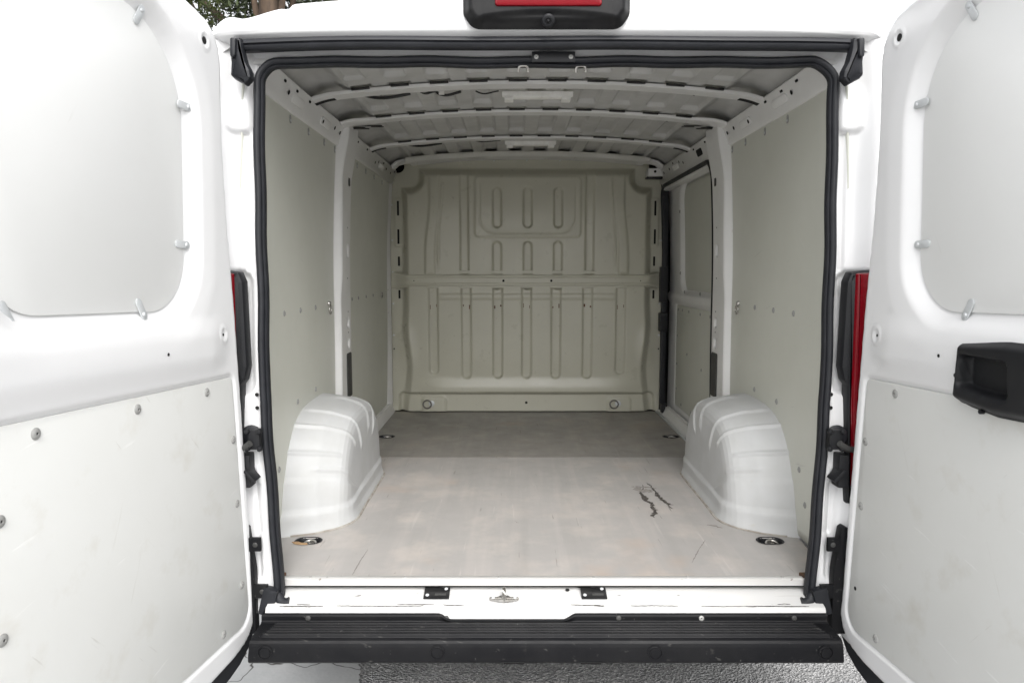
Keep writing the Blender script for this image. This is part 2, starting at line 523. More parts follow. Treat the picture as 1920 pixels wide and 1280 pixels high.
def at_normal(p, n, roll=0.0, scale=1.0):
    q = Vector(n).to_track_quat('Z', 'Y')
    return Matrix.Translation(Vector(p)) @ q.to_matrix().to_4x4() @ Matrix.Rotation(roll, 4, 'Z') @ Matrix.Scale(scale, 4)

def basis(O, u, v, n):
    m = Matrix.Identity(4)
    for i in range(3):
        m[i][0] = u[i]; m[i][1] = v[i]; m[i][2] = n[i]; m[i][3] = O[i]
    return m

# shared small meshes
SCREW = join_meshes("screw", [
    (lathe_mesh("s", [(0.011, 0), (0.011, 0.0012), (0.0085, 0.003), (0.0055, 0.0042), (0.003, 0.0042), (0.0026, 0.0025), (0.0, 0.0025)], M['screw'], 18), Matrix.Identity(4)),
    (lathe_mesh("s2", [(0.0025, 0.0027), (0.0, 0.0027)], M['dark'], 8), Matrix.Identity(4))])
SCREW_DARK = lathe_mesh("dark_screw", [(0.011, 0), (0.011, 0.0012), (0.0085, 0.003), (0.0055, 0.0042), (0.003, 0.0042), (0.0026, 0.0025), (0.0, 0.0025)], M['vent'], 18)
BOLT = join_meshes("bolt", [
    (lathe_mesh("b", [(0.014, 0), (0.014, 0.002), (0.012, 0.003), (0.0, 0.003)], M['bulk'], 18), Matrix.Identity(4)),
    (lathe_mesh("b2", [(0.007, 0.003), (0.007, 0.007), (0.006, 0.008), (0.0, 0.008)], M['zinc'], 6), Matrix.Identity(4))])
HOLE = lathe_mesh("hole", [(0.0065, 0.0), (0.0065, 0.0008), (0.0, 0.0008)], M['dark'], 14)
RIVET = lathe_mesh("rivet", [(0.0065, 0), (0.006, 0.002), (0.004, 0.0032), (0.0, 0.0036)], M['zinc'], 14)
stad = rpoly([(-0.031, -0.0115), (0.031, -0.0115), (0.031, 0.0115), (-0.031, 0.0115)], 0.0112, 6)
CLIP = join_meshes("clip", [
    (plate_mesh("c", stad, M['zinc'], 0.0032, 0.001), Matrix.Identity(4)),
    (RIVET, Matrix.Translation((-0.016, 0, 0.003)))])
TAB = join_meshes("tab", [
    (plate_mesh("t", rpoly([(-0.011, -0.02), (0.011, -0.02), (0.011, 0.02), (-0.011, 0.02)], 0.009, 5), M['screw'], 0.003, 0.0008), Matrix.Identity(4)),
    (RIVET, Matrix.Translation((0, -0.006, 0.003)))])

def torus_mesh(name, r, t, m, k=28, kk=8, sx=1.0):
    verts = []; faces = []
    for i in range(k):
        a = 2 * math.pi * i / k
        for j in range(kk):
            b = 2 * math.pi * j / kk
            verts.append(((r + t * math.cos(b)) * math.cos(a) * sx, (r + t * math.cos(b)) * math.sin(a), t * math.sin(b)))
    for i in range(k):
        for j in range(kk):
            i2, j2 = (i + 1) % k, (j + 1) % kk
            faces.append((i * kk + j, i2 * kk + j, i2 * kk + j2, i * kk + j2))
    return meshdata(name, verts, faces, m)

# ------------------------------------------------------------------ ground
g = add("ground", sheet_mesh("ground", np.linspace(-120, 120, 25), np.linspace(-120, 160, 29), lambda u, v: np.stack([u, v, 0 * u], -1), M['asphalt']), None)
g["kind"] = "structure"; g["label"] = "rough grey asphalt ground under the van"
def slab_edge(v): return -0.655 + 0.012 * np.sin(v * 9.0) + 0.008 * np.sin(v * 31.0 + np.sin(v * 13)) + 0.006 * np.sin(v * 83.0 + 2 * np.sin(v * 29)) + 0.004 * np.sin(v * 190.0)
c = add("pavement", sheet_mesh("pavement", np.linspace(0, 1, 8), np.linspace(-3, 9, 1600),
        lambda u, v: np.stack([-5.0 + u * (slab_edge(v) + 5.0), v, 0 * u + 0.006], -1), M['concrete']), None)
c["kind"] = "structure"; c["label"] = "smooth pale cracked concrete pavement left of the asphalt"

# ------------------------------------------------------------------ the van
van = bpy.data.objects.new("cargo_van", None)
van["label"] = "white cargo van seen from behind with both rear doors open on an empty load bay"
van["category"] = "van"
link(van, None, Matrix.Translation((0, 3.4, 0)))
FZ = 0.55                                        # load floor
def Yo(z): return 2.09 + 0.04 * (z - FZ)         # plane of the rear opening leans forward
def rear_in(y): return 0.008 * np.maximum(0, (2.75 - y) / 0.55) ** 2
def wallx(y, z):
    return (0.915 - 0.030 * np.maximum(0, (z - 1.35) / 0.75) ** 2 + 0.015 * np.maximum(0, (1.35 - z) / 0.8) ** 2
            - rear_in(y))

# --- outer skins
def roof_out(x, y):
    ax = np.abs(x)
    z = 2.300 - 0.030 * (ax / 0.7) ** 2
    z = z - 0.014 * ss(0.712, 0.730, ax) + 0.004 * ss(0.735, 0.75, ax) - 0.016 * ss(0.74, 0.86, ax) + 0.012 * ss(0.86, 0.905, ax) - 0.10 * ss(0.915, 1.0, ax)
    z = z - 0.010 * ss(2.6, 2.2, y)
    return z
prof_t = np.array([0, .08, .16, .24, .32, .40, .48, .56, .64, .72, .82, .91, 1.0])
prof_y = np.array([2.150, 2.120, 2.098, 2.078, 2.072, 2.072, 2.078, 2.095, 2.13, 2.20, 2.6, 3.6, 4.95])
prof_k = np.array([0, 0.0, 0.0, 0.08, 0.22, 0.45, 0.68, 0.86, 0.955, 0.99, 1, 1, 1])      # share of the way from the header to the roof
def roof_fn(u, v):
    y = np.interp(v, prof_t, prof_y); k = np.interp(v, prof_t, prof_k)
    y = y + 0.05 * (np.abs(u) / 1.0) ** 6 * (v < 0.7)
    z0 = 2.150 + np.interp(v, prof_t, [0.0, 0.004, 0.008] + [0.012] * 10)
    return np.stack([u, y, z0 + (roof_out(u, y) - z0) * k], -1)
solid(add("roof_skin", sheet_mesh("roof_skin", np.linspace(-1.0, 1.0, 241), np.concatenate([np.linspace(0, .75, 60), np.linspace(.76, 1, 14)]), roof_fn, M['paint']), van), 0.003, 1)
for s in (-1, 1):
    def side_fn(u, v, s=s):
        x = 1.005 - 0.05 * np.maximum(0, (v - 1.3) / 0.9) ** 2 - 0.02 * np.maximum(0, (1.0 - v) / 0.6) ** 2
        return np.stack([s * x, u, v], -1)
    solid(add("outer_side_panel", sheet_mesh("outer_side_panel", np.linspace(2.13, 4.95, 30), np.linspace(0.36, 2.20, 30), side_fn, M['paint']), van), 0.004, 0)
add("underbody", box_mesh("underbody", (1.86, 2.72, 0.03), M['dark'], 0.004, (0, 3.49, 0.505)), van)
add("front_closing_panel", box_mesh("front_closing_panel", (1.98, 0.02, 1.80), M['dark'], 0.004, (0, 4.90, 1.38)), van)

# rear wheels
tyre = lathe_mesh("tyre", [(0.20, -0.09), (0.31, -0.105), (0.335, -0.085), (0.34, 0.0), (0.335, 0.085), (0.31, 0.105), (0.20, 0.09)], M['tyre'], 40)
rim = lathe_mesh("rim", [(0.205, -0.08), (0.19, -0.05), (0.12, -0.04), (0.08, -0.055), (0.0, -0.055)], M['screw'], 30)
for s in (-1, 1):
    w = add("wheel", tyre, van, at_normal((s * 0.87, 2.90, 0.346), (-s, 0, 0)))
    add("rim", rim, w, at_normal((s * 0.87, 2.90, 0.346), (-s, 0, 0)))

# --- floor boards
def floor_board(name, y0, y1, m, cups):
    def fn(u, v): return np.stack([u, v, 0 * u + FZ], -1)
    def sdf(u, v):
        d = rrect(u, v, -1.2, 1.2, y0, y1, 0.002)
        half = np.interp(v, [2.0, 2.30, 2.42, 2.50, 5.0], [0.905, 0.915, 0.925, 0.925, 0.925])
        d = np.maximum(d, np.abs(u) - half)
        for cx, cy in cups:
            d = np.maximum(d, -rrect(u, v, cx - 0.043, cx + 0.043, cy - 0.030, cy + 0.030, 0.029))
        return d
    o = add(name, sheet_mesh(name, np.arange(-0.93, 0.931, 0.0075), np.arange(y0 - 0.004, y1 + 0.004, 0.0075), fn, M[m], sdf), van)
    solid(o, 0.012)
    return o
CUPS = [(-0.814, 2.425), (0.814, 2.425), (-0.814, 3.998), (0.814, 3.998)]
fb_rear = floor_board("floor_board", 2.112, 3.5465, "floor", CUPS[:2])
fb_front = floor_board("floor_board", 3.5515, 4.745, "floor_front", CUPS[2:])
fb_rear["label"] = "worn scratched rear floor board"; fb_front["label"] = "darker front floor board"
cup_prof_o = np.array(rpoly([(-0.046, -0.033), (0.046, -0.033), (0.046, 0.033), (-0.046, 0.033)], 0.0325, 8))
def cup_mesh():
    n = len(cup_prof_o); verts = []; faces = []
    lv = [(1.06, 0.0015), (1.0, 0.003), (0.93, 0.001), (0.86, -0.012), (0.78, -0.030), (0.0, -0.032)]
    for k, z in lv:
        for q in cup_prof_o: verts.append((q[0] * k, q[1] * k, z))
    for j in range(len(lv) - 1):
        for i in range(n):
            i2 = (i + 1) % n
            faces.append((j * n + i, j * n + i2, (j + 1) * n + i2, (j + 1) * n + i))
    me = meshdata("tie_down_cup", verts, faces, M['plastic']); fix_normals(me); return me
CUP = cup_mesh()
RING = torus_mesh("ring", 0.021, 0.004, M['steel'])
for i, (cx, cy) in enumerate(CUPS):
    cp = add("tie_down_cup", CUP, van, Matrix.Translation((cx, cy, FZ)))
    add("ring", RING, cp, Matrix.Translation((cx + 0.006, cy - 0.004, FZ - 0.010)) @ Matrix.Rotation(R(18), 4, 'X'))
    add("ring_anchor", box_mesh("ring_anchor", (0.03, 0.016, 0.012), M['steel'], 0.003), cp, Matrix.Translation((cx + 0.004, cy + 0.012, FZ - 0.016)))
# torn ply beside the left cup
tv = [(-0.868, 2.408, FZ + .001), (-0.852, 2.392, FZ + .001), (-0.83, 2.386, FZ + .001), (-0.806, 2.387, FZ + .0015), (-0.812, 2.400, FZ + .002), (-0.832, 2.402, FZ + .002), (-0.845, 2.412, FZ + .002)]
add("torn_edge", plate_mesh("torn_edge", [(a[0], a[1]) for a in tv], M['wood'], 0.0022, 0.0006, ((0, 0, FZ + 0.0016), (1, 0, 0), (0, 1, 0), (0, 0, 1))), fb_rear)
# white/metal edge strip at the rear of the floor
tp = [(0, 0), (0.004, 0.0), (0.018, 0.0), (0.020, -0.002), (0.020, -0.0045), (0.004, -0.0045), (0.003, -0.010), (0.0, -0.022), (-0.003, -0.022), (-0.003, -0.002)]
add("edge_trim", sweep_mesh("edge_trim", [(-0.808, 2.108, FZ + 0.005), (0.815, 2.108, FZ + 0.005)], [(-a, b) for a, b in tp], M['trim'], up=(0, 0, 1)), van)
for x in np.linspace(-0.72, 0.74, 6):
    add("screw", SCREW, van, at_normal((x, 2.1185, FZ + 0.005), (0, 0, 1), 0, 0.45))
for s in (-1, 1):                                # rusty corner gap at the floor's rear corners
    add("rusty_corner", box_mesh("rusty_corner", (0.03, 0.035, 0.01), M['rust'], 0.003), van, Matrix.Translation((s * 0.818, 2.128, FZ + 0.004)))

# scuff marks: torn black fibres on the rear board
def strip_mesh(name, pts, w, m, z, jit=0.006, step=0.006, seed=1):
    r = np.random.default_rng(seed)
    P = [np.array(pts[0], float)]
    for a, b in zip(pts[:-1], pts[1:]):
        a = np.array(a, float); b = np.array(b, float); n = max(2, int(np.hypot(*(b - a)) / step))
        for k in range(1, n + 1): P.append(a + (b - a) * k / n + r.normal(0, jit, 2))
    P = np.array(P); T = np.gradient(P, axis=0); N = np.stack([-T[:, 1], T[:, 0]], 1); N /= np.linalg.norm(N, axis=1, keepdims=True) + 1e-9
    W = w * np.interp(np.linspace(0, 1, len(P)), [0, .12, .85, 1], [.2, 1, 1, .15]) * r.uniform(0.25, 1.5, len(P))
    verts = []; faces = []
    for p, n_, ww in zip(P, N, W):
        verts.append((p[0] + n_[0] * ww, p[1] + n_[1] * ww, z)); verts.append((p[0], p[1], z + 0.0012)); verts.append((p[0] - n_[0] * ww, p[1] - n_[1] * ww, z))
    for i in range(len(P) - 1):
        a = 3 * i
        faces += [(a, a + 1, a + 4, a + 3), (a + 1, a + 2, a + 5, a + 4)]
    return meshdata(name, verts, faces, m)
def fp(px, py):            # numbers read off the photograph, already turned into metres on the floor
    f = 1333.0; p = R(5.74)
    dx, dz = (px - 960) / f, (640 - py) / f
    d = np.array([dx, math.cos(p) + dz * math.sin(p), -math.sin(p) + dz * math.cos(p)])
    k = (FZ - 1.5) / d[2]
    return (-0.096 + d[0] * k, d[1] * k)
M['scuff'] = mat("scuff_black", (0.035, 0.03, 0.027), 0.9, var=(0.09, 0.08, 0.07), var_scale=120)
M['scuff_grey'] = mat("scuff_grey", (0.20, 0.19, 0.175), 0.8, var=(0.30, 0.28, 0.26), var_scale=60)
sc = [([(1200, 922), (1212, 938), (1222, 944), (1226, 955), (1228, 962), (1222, 967), (1228, 970)], 0.0075, 'scuff', 3),
      ([(1230, 922), (1238, 934), (1246, 940), (1254, 945), (1264, 947)], 0.0065, 'scuff', 4),
      ([(1247, 941), (1256, 950), (1262, 954)], 0.003, 'scuff', 5), ([(1250, 944), (1254, 951), (1259, 958)], 0.002, 'scuff_grey', 6),
      ([(1212, 905), (1220, 910), (1228, 920), (1232, 924)], 0.003, 'scuff', 7), ([(1184, 912), (1200, 913), (1216, 913), (1232, 916)], 0.006, 'scuff_grey', 8),
      ([(1194, 914), (1202, 920), (1208, 922), (1216, 918), (1226, 920)], 0.016, 'scuff_grey', 9), ([(1205, 908), (1206, 916), (1199, 924)], 0.002, 'scuff', 10),
      ([(1322, 1012), (1310, 1030), (1297, 1055)], 0.0016, 'scuff_grey', 11), ([(1325, 984), (1340, 985), (1354, 990)], 0.004, 'scuff_grey', 12),
      ([(690, 1030), (676, 1050), (660, 1078)], 0.0014, 'scuff_grey', 15)]
for pts, w, mk, seed in sc:
    add("scuff_mark", strip_mesh("scuff_mark", [fp(*q) for q in pts], w * (1.35 if w > .002 else 1), M[mk], FZ + 0.0006 + 0.0002 * seed / 15, 0.0022 if w > .002 else .0006, 0.006, seed), fb_rear)

# kick strips along the front half of the floor
for s in (-1, 1):
    add("kick_strip", sweep_mesh("kick_strip", [(s * 0.915, 3.30, FZ), (s * 0.915, 4.74, FZ)], [(-0.02, 0.0), (0.03, 0.0), (0.028, 0.012), (0.012, 0.045), (0.008, 0.062), (-0.02, 0.062)] if s < 0 else
        [(0.02, 0.0), (-0.03, 0.0), (-0.028, 0.012), (-0.012, 0.045), (-0.008, 0.062), (0.02, 0.062)], M['paint_in'], up=(0, 0, 1)), van)

# --- wheel arches
def arch_mesh(s):
    S = np.concatenate([np.linspace(0, 0.45, 18), np.linspace(0.46, 0.86, 50), np.linspace(0.87, 1.0, 20)])
    TH = np.linspace(0.0, math.pi, 170)
    def fn(u, v):
        X = np.interp(u, [0, .30, .45, .52, .58, .64, .70, .76, .86, 1.0], [.985, .81, .755, .738, .728, .721, .717, .715, .7135, .713])
        k = np.interp(u, [0, .30, .45, .52, .58, .64, .70, .76, .86, 1.0], [1.0, .93, .875, .850, .82, .78, .72, .62, .42, 0.0])
        yc = 2.905 + 0.045 * ss(0.0, 0.6, u)
        a = 0.440; b = 0.435
        ex = 2 / 3.0
        cy, sz = np.cos(v), np.sin(v)
        y = yc - a * k * np.sign(cy) * np.abs(cy) ** ex
        z = FZ + b * k * np.abs(sz) ** ex * (0.985 + 0.03 * (y - 2.6))
        # flat-ish rear face, leaning
        y = y + 0.030 * ss(0.0, 0.35, z - FZ) * (cy > 0) * np.abs(cy)
        # pressed ribs running over the top and down the inner face
        bump = 0
        for th, s0, s1, w in ((0.98, .12, .72, .020), (1.30, .16, .80, .020), (1.66, .24, .76, .020), (1.98, .32, .78, .020), (0.60, .06, .50, .018), (0.42, .30, .66, .016)):
            line = np.exp(-((v - th) / w) ** 2) * ss(s0 - .05, s0 + .02, u) * ss(s1 + .03, s1 - .03, u)
            bump = bump + line
        facet = ss(0.33, 0.30, v) * 0.006 * ss(.95, .7, u) + 0.010 * ss(0.078, 0.068, z - FZ)
        h = 0.009 * bump + facet
        ny = -np.sign(cy) * np.abs(cy); nz = sz
        side = ss(.5, .75, u)
        X2 = X - h * side
        y = y + h * (1 - side) * ny
        z = z + h * (1 - side) * nz
        # lower flange
        fl = 0.010 * ss(0.035, 0.0, z - FZ)
        X2 = X2 - fl * side
        y = y - fl * (1 - side) * np.sign(cy) * np.abs(cy)
        return np.stack([s * X2, y, z], -1)
    me = sheet_mesh("wheel_arch", S, TH, fn, M['arch'], flip=(s > 0))
    us = np.concatenate([np.linspace(0.16, 0.97, 60)]); bead = [fn(np.array(q), np.array(0.0)) for q in us] + [fn(np.array(q), np.array(math.pi)) for q in us[::-1][1:]]
    bead = [np.array([b[0] - s * 0.002, b[1], FZ + 0.001]) for b in bead]
    return me, bead
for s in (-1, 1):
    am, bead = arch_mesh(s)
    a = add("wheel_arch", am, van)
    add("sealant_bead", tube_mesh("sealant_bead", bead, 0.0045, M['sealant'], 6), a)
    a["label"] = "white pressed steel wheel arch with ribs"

# --- side walls
def wall_panel(s, y0, y1, z0, z1):
    def fn(u, v): return np.stack([s * wallx(u, v), u, v], -1)
    o = add("side_panel", sheet_mesh("side_panel", np.linspace(y0, y1, 40), np.linspace(z0, z1, 50), fn, M['panel'], flip=(s < 0)), van)
    return solid(o, 0.005, 0)
def wall_put(name, me, s, y, z, parent, off=0.003, roll=0, scale=1.0):
    n = (-s, 0, 0)
    return add(name, me, parent, at_normal((s * (wallx(y, z) - off), y, z), n, roll, scale))
for s in (-1, 1):
    lab = "rear left" if s < 0 else "rear right"
    p = wall_panel(s, 2.135, 3.30, 0.56, 2.085)
    for y in (2.54, 2.74, 2.95): wall_put("screw", SCREW, s, y, 1.345, p, 0.003, 0, 1.0)
    for y, z in ((2.68, 1.00), (2.93, 1.005), (2.45, 0.80), (2.395, 0.69)): wall_put("screw", SCREW, s, y, z, p, 0.003, 0, 1.0)
    for y in (2.60, 2.83, 3.06, 3.24): wall_put("clip", TAB, s, y, 2.034, p, 0.003, 0, 0.75)
    # lashing ring
    lr = wall_put("lashing_ring", torus_mesh("lashing_ring", 0.019, 0.0035, M['steel']), s, 3.16, 1.325, p, 0.012, 0, 1.0)
    add("ring_bolt", lathe_mesh("ring_bolt", [(0.011, 0), (0.011, 0.006), (0.006, 0.012), (0, 0.013)], M['steel']), p, at_normal((s * (wallx(3.16, 1.36) - 0.003), 3.16, 1.352), (-s, 0, 0)))
    # C-pillar: pressed hat section
    def pil(u, v, s=s):
        x = wallx(u, v)
        edge0 = 3.275 + 0.02 * np.sin(v * 5) * 0 - 0.03 * ss(1.5, 1.0, v) * 0
        prot = 0.030 * ss(3.262, 3.285, u) * ss(3.515, 3.49, u)
        step = -0.004 * ss(3.368, 3.380, u) * (1 - 0.7 * ss(1.02, 0.9, v))
        kink = 0.008 * ss(1.35, 1.50, v) * ss(2.05, 1.65, v)
        grow = 1 + 0.7 * ss(1.90, 2.12, v)
        for zc, hh in ((1.245, .020), (1.145, .020), (1.59, .026)):
            pocket = rrect(u, v, 3.415, 3.455, zc - hh, zc + hh, 0.010)
            step = step - 0.020 * ss(0.004, -0.004, pocket)
        return np.stack([s * (x - (prot + kink * ss(3.262, 3.285, u) * ss(3.375, 3.365, u)) * grow - step), u, v], -1)
    pl_ = add("pillar", sheet_mesh("pillar", np.concatenate([np.arange(3.25, 3.31, .004), np.arange(3.312, 3.53, .0045)]), np.arange(0.84, 2.16, 0.0065), pil, M['paint_in'], flip=(s < 0)), van)
    solid(pl_, 0.003, 0)
    add("vent", plate_mesh("vent", rpoly([(3.385, 0.885), (3.478, 0.885), (3.478, 1.10), (3.385, 1.10)], 0.012, 5), M['vent'], 0.007, 0.003,
        ((s * (wallx(3.43, 1.0) - 0.026), 0, 0), (0, 1, 0), (0, 0, 1), (-s, 0, 0))), pl_)
    for zc, hh in ((1.245, .018), (1.145, .018), (1.59, .024), (1.93, .035)):
        add("slot", plate_mesh("slot", rpoly([(3.42, zc - hh), (3.452, zc - hh), (3.452, zc + hh), (3.42, zc + hh)], 0.007, 4), M['vent'], 0.0015, 0.0005,
            ((s * (wallx(3.435, zc) - (0.0275 if zc > 1.9 else 0.0085)), 0, 0), (0, 1, 0), (0, 0, 1), (-s, 0, 0))), pl_)
    for z in (1.70, 1.46, 1.30, 1.20): add("hole", HOLE, pl_, at_normal((s * (wallx(3.43, z) - 0.0278), 3.43, z), (-s, 0, 0), 0, 0.6))
    # roof rail above the panels
    rp = [(0.925, 2.052), (0.880, 2.058), (0.876, 2.064), (0.873, 2.080), (0.853, 2.132), (0.851, 2.142), (0.858, 2.150), (0.955, 2.158)]
    ys = [2.165, 2.25, 2.35, 2.45, 2.55, 2.65, 2.75, 3.5, 4.74]
    rail_me = meshdata("roof_rail", [(s * (a - rear_in(y)), y, b) for y in ys for a, b in rp],
        [(i * len(rp) + j, i * len(rp) + j + 1, (i + 1) * len(rp) + j + 1, (i + 1) * len(rp) + j) for i in range(len(ys) - 1) for j in range(len(rp) - 1)], M['paint_in'])
    fix_normals(rail_me); sharpen(rail_me, 30)
    rail = add("roof_rail", rail_me, van)
    solid(rail, 0.003, 0)
    nr = Vector((-s * 0.93, 0, -0.36)).normalized()
    for y in (2.38, 2.50, 2.86, 2.95, 3.04, 3.14, 3.23, 3.66, 3.95, 4.05, 4.15, 4.40, 4.55):
        add("hole", HOLE, rail, at_normal((s * (0.8590 - rear_in(y)), y, 2.108 + 0.012 * math.sin(y * 40)), nr, 0, 1.25))
    for y in (2.44, 2.58, 2.74, 3.36, 3.58, 3.80, 4.28, 4.66):
        add("rail_slot", plate_mesh("rail_slot", rpoly([(-0.011, -0.0045), (0.011, -0.0045), (0.011, 0.0045), (-0.011, 0.0045)], 0.004, 3), M['dark'], 0.0015, 0.0004,
            (np.array([s * (0.8530 - rear_in(y)), y, 2.1255]), np.array([0, 1, 0]), np.array([s * 0.36, 0, -0.93]), np.array(nr))), rail)
    for y in (2.62, 3.0, 3.45, 4.25):                    # pressed stiffening pads on the rail
        pm = plate_mesh("rail_pad", rpoly([(-0.07, -0.016), (0.07, -0.016), (0.07, 0.016), (-0.07, 0.016)], 0.014, 5), M['paint_in'], 0.004, 0.003)
        add("rail_pad", pm, rail, basis(Vector((s * (0.8635 - rear_in(y)), y, 2.100)), Vector((0, 1, 0)), Vector((s * 0.36, 0, -0.93)), nr))

# left front lining and flange at the bulkhead
p = wall_panel(-1, 3.47, 4.72, 0.60, 2.075)
for y in (3.63, 3.78, 3.98, 4.18): wall_put("screw", SCREW, -1, y, 1.352, p, 0.003, 0, 0.9)
wall_put("lashing_ring", torus_mesh("lashing_ring", 0.017, 0.0035, M['steel']), -1, 4.43, 1.345, p, 0.010)
for y in (3.70, 3.92, 4.15, 4.40): wall_put("clip", TAB, -1, y, 2.030, p, 0.003, 0, 0.75)
def flange(u, v):
    w = wallx(v * 0 + 4.6, v)
    return np.stack([-(w * (1 - u) + np.minimum(w - 0.010, 0.898) * u), 4.66 + 0.06 * u, v], -1)
solid(add("corner_flange", sheet_mesh("corner_flange", np.linspace(0, 1, 8), np.linspace(0.56, 2.14, 60), flange, M['paint_in']), van), 0.004, 0)
for z in (1.37, 1.22, 1.02, 0.86, 0.70):
    add("hole", HOLE, van, at_normal((-wallx(4.67, z) + 0.006, 4.676, z), (0.985, -0.17, 0), 0, 0.7))

# --- right: sliding door seen from inside
XD = 0.965
door_win = rpoly([(3.48, 1.375), (4.46, 1.375), (4.46, 2.02), (3.48, 2.02)], [0.07, 0.10, 0.12, 0.08], 8)
def sd_fn(u, v):
    w = poly_sdf(u, v, door_win)
    x = XD + 0.030 * ss(0.03, -0.01, w) - 0.03 * np.maximum(0, (v - 1.35) / 0.75) ** 2
    x = x + 0.008 * ss(0.006, -0.002, rrect(u, v, 3.40, 4.58, 0.62, 1.285, 0.02))
    x = x - 0.012 * ss(1.29, 1.31, v) * ss(1.36, 1.34, v)
    return np.stack([x, u, v], -1)
sdoor = add("sliding_door", sheet_mesh("sliding_door", np.arange(3.40, 4.80, 0.012), np.arange(0.52, 2.16, 0.010), sd_fn, M['paint_in'], flip=True), van)
sdoor["label"] = "white sliding side door seen from inside"
solid(sdoor, 0.004, 0)
win_in = rpoly([(3.47, 1.365), (4.47, 1.365), (4.47, 2.03), (3.47, 2.03)], [0.06, 0.09, 0.11, 0.07], 8)
def cov_fn(u, v): return np.stack([XD + 0.0235 - 0.03 * np.maximum(0, (v - 1.35) / 0.75) ** 2, u, v], -1)
solid(add("window_cover", sheet_mesh("window_cover", np.arange(3.44, 4.50, 0.02), np.arange(1.34, 2.05, 0.02), cov_fn, M['panel'], lambda u, v: poly_sdf(u, v, win_in) + 0.012, flip=True), sdoor), 0.004, 0)
add("lower_panel", plate_mesh("lower_panel", rpoly([(3.41, 0.63), (4.57, 0.63), (4.57, 1.278), (3.41, 1.278)], 0.012, 4), M['panel'], 0.005, 0.001, ((XD + 0.005, 0, 0), (0, 1, 0), (0, 0, 1), (-1, 0, 0))), sdoor)
for y, z in ((4.52, 1.25), (4.42, 1.25), (4.26, 1.25), (4.0, 1.25), (3.80, 1.25), (4.54, 1.08), (4.54, .90), (4.54, .74), (4.40, .66), (4.15, .66), (4.28, 0.99), (3.95, 0.94)):
    add("screw", SCREW, sdoor, at_normal((XD - 0.0002, y, z), (-1, 0, 0), 0, 0.85))
for y, z in ((4.475, 1.86), (4.475, 1.48), (4.36, 1.365), (4.0, 1.365), (4.3, 2.04), (4.0, 2.04)):
    add("screw", SCREW, sdoor, at_normal((XD - 0.004 - 0.03 * max(0, (z - 1.35) / 0.75) ** 2, y, z), (-1, 0, 0), 0, 1.0))
# black seal round the side opening
loop = rpoly([(3.530, 0.60), (4.70, 0.57), (4.70, 2.035), (3.530, 2.035)], [0.05, 0.05, 0.09, 0.10], 8)
loop = np.array(loop + [loop[0]])
dense = []
for a, b in zip(loop[:-1], loop[1:]):
    n = max(1, int(np.hypot(*(b - a)) / 0.05))
    for k in range(n): dense.append(a + (b - a) * k / n)
dense.append(loop[-1])
sp = [(np.array([wallx(y, z) - 0.012, y, z])) for y, z in dense]
prof = [(-0.012, -0.012), (-0.012, 0.004), (-0.008, 0.010), (0.0, 0.012), (0.008, 0.010), (0.012, 0.004), (0.012, -0.012)]
add("door_seal", sweep_mesh("door_seal", sp, prof, M['rubber'], up=(-1, 0, 0)), van)
for z, h, w in ((1.44, 0.16, 0.05), (1.16, 0.12, 0.062), (1.33, 0.08, 0.045)):
    add("door_catch", box_mesh("door_catch", (0.05, w, h), M['plastic'], 0.006), van, Matrix.Translation((0.895, 4.665, z)))
add("lock_pillar_seal", box_mesh("lock_pillar_seal", (0.034, 0.036, 1.46), M['rubber'], 0.008), van, Matrix.Translation((0.905, 4.692, 1.30)))
add("slide_roller", box_mesh("slide_roller", (0.04, 0.05, 0.06), M['plastic'], 0.008), van, Matrix.Translation((0.90, 4.60, 0.60)))
add("door_step_rail", box_mesh("door_step_rail", (0.012, 1.12, 0.012), M['zinc'], 0.003), van, Matrix.Translation((0.872, 4.14, FZ + 0.008)))
def rail_low(u, v): return np.stack([0.86 + 0.03 * v, u, 2.06 - 0.03 * v], -1)
add("opening_head", box_mesh("opening_head", (0.05, 1.16, 0.055), M['paint_in'], 0.008), van, Matrix.Translation((0.905, 4.13, 2.035)))
add("rail_slot", plate_mesh("rail_slot", rpoly([(-0.05, -0.018), (0.05, -0.018), (0.05, 0.018), (-0.05, 0.018)], 0.012, 5), M['dark'], 0.0015, 0.0005,
    (np.array([0.8635, 3.72, 2.098]), np.array([0, 1, 0]), np.array([0.36, 0, -0.93]), np.array([-0.93, 0, -0.36]))), van)

# --- roof lining: pressed sheet with channels, four bows
BOWS = [(2.758, 2.848, 2.198), (3.242, 3.328, 2.198), (3.868, 3.944, 2.198)]
def roof_base(x):
    ax = np.abs(x)
    return 2.214 - 0.040 * (ax / 0.75) ** 2.2 - 0.070 * ss(0.80, 0.98, ax)
def roof_in(u, v):
    z = roof_base(u)
    per = 0.148
    ph = (u / per) - np.floor(u / per)
    chan = ss(0.22, 0.27, ph) * ss(0.78, 0.73, ph) * (np.abs(u) < 0.70)
    up = 0.016 + 0 * u
    for y0, y1, zb in BOWS:
        # block pressed down just behind the bow, then the gap over its edge
        up = up - 0.019 * ss(y0 - 0.125, y0 - 0.105, v) * ss(y0 - 0.026, y0 - 0.036, v) + 0.008 * ss(y0 - 0.034, y0 - 0.005, v) * ss(y1 + 0.05, y1, v)
    z = z + chan * up
    z = z + 0.034 * ss(0.70, 0.77, np.abs(u)) * ss(0.97, 0.93, np.abs(u))
    # soft dents towards the corners
    z = z - 0.010 * np.exp(-((np.abs(u) - 0.66) / 0.06) ** 2) * ss(2.30, 2.36, v) * ss(2.66, 2.60, v)
    return np.stack([u, v, z], -1)
roof = add("roof_panel", sheet_mesh("roof_panel", np.arange(-0.975, 0.976, 0.006), np.arange(2.13, 4.80, 0.0065), roof_in, M['roof'], flip=True), van)
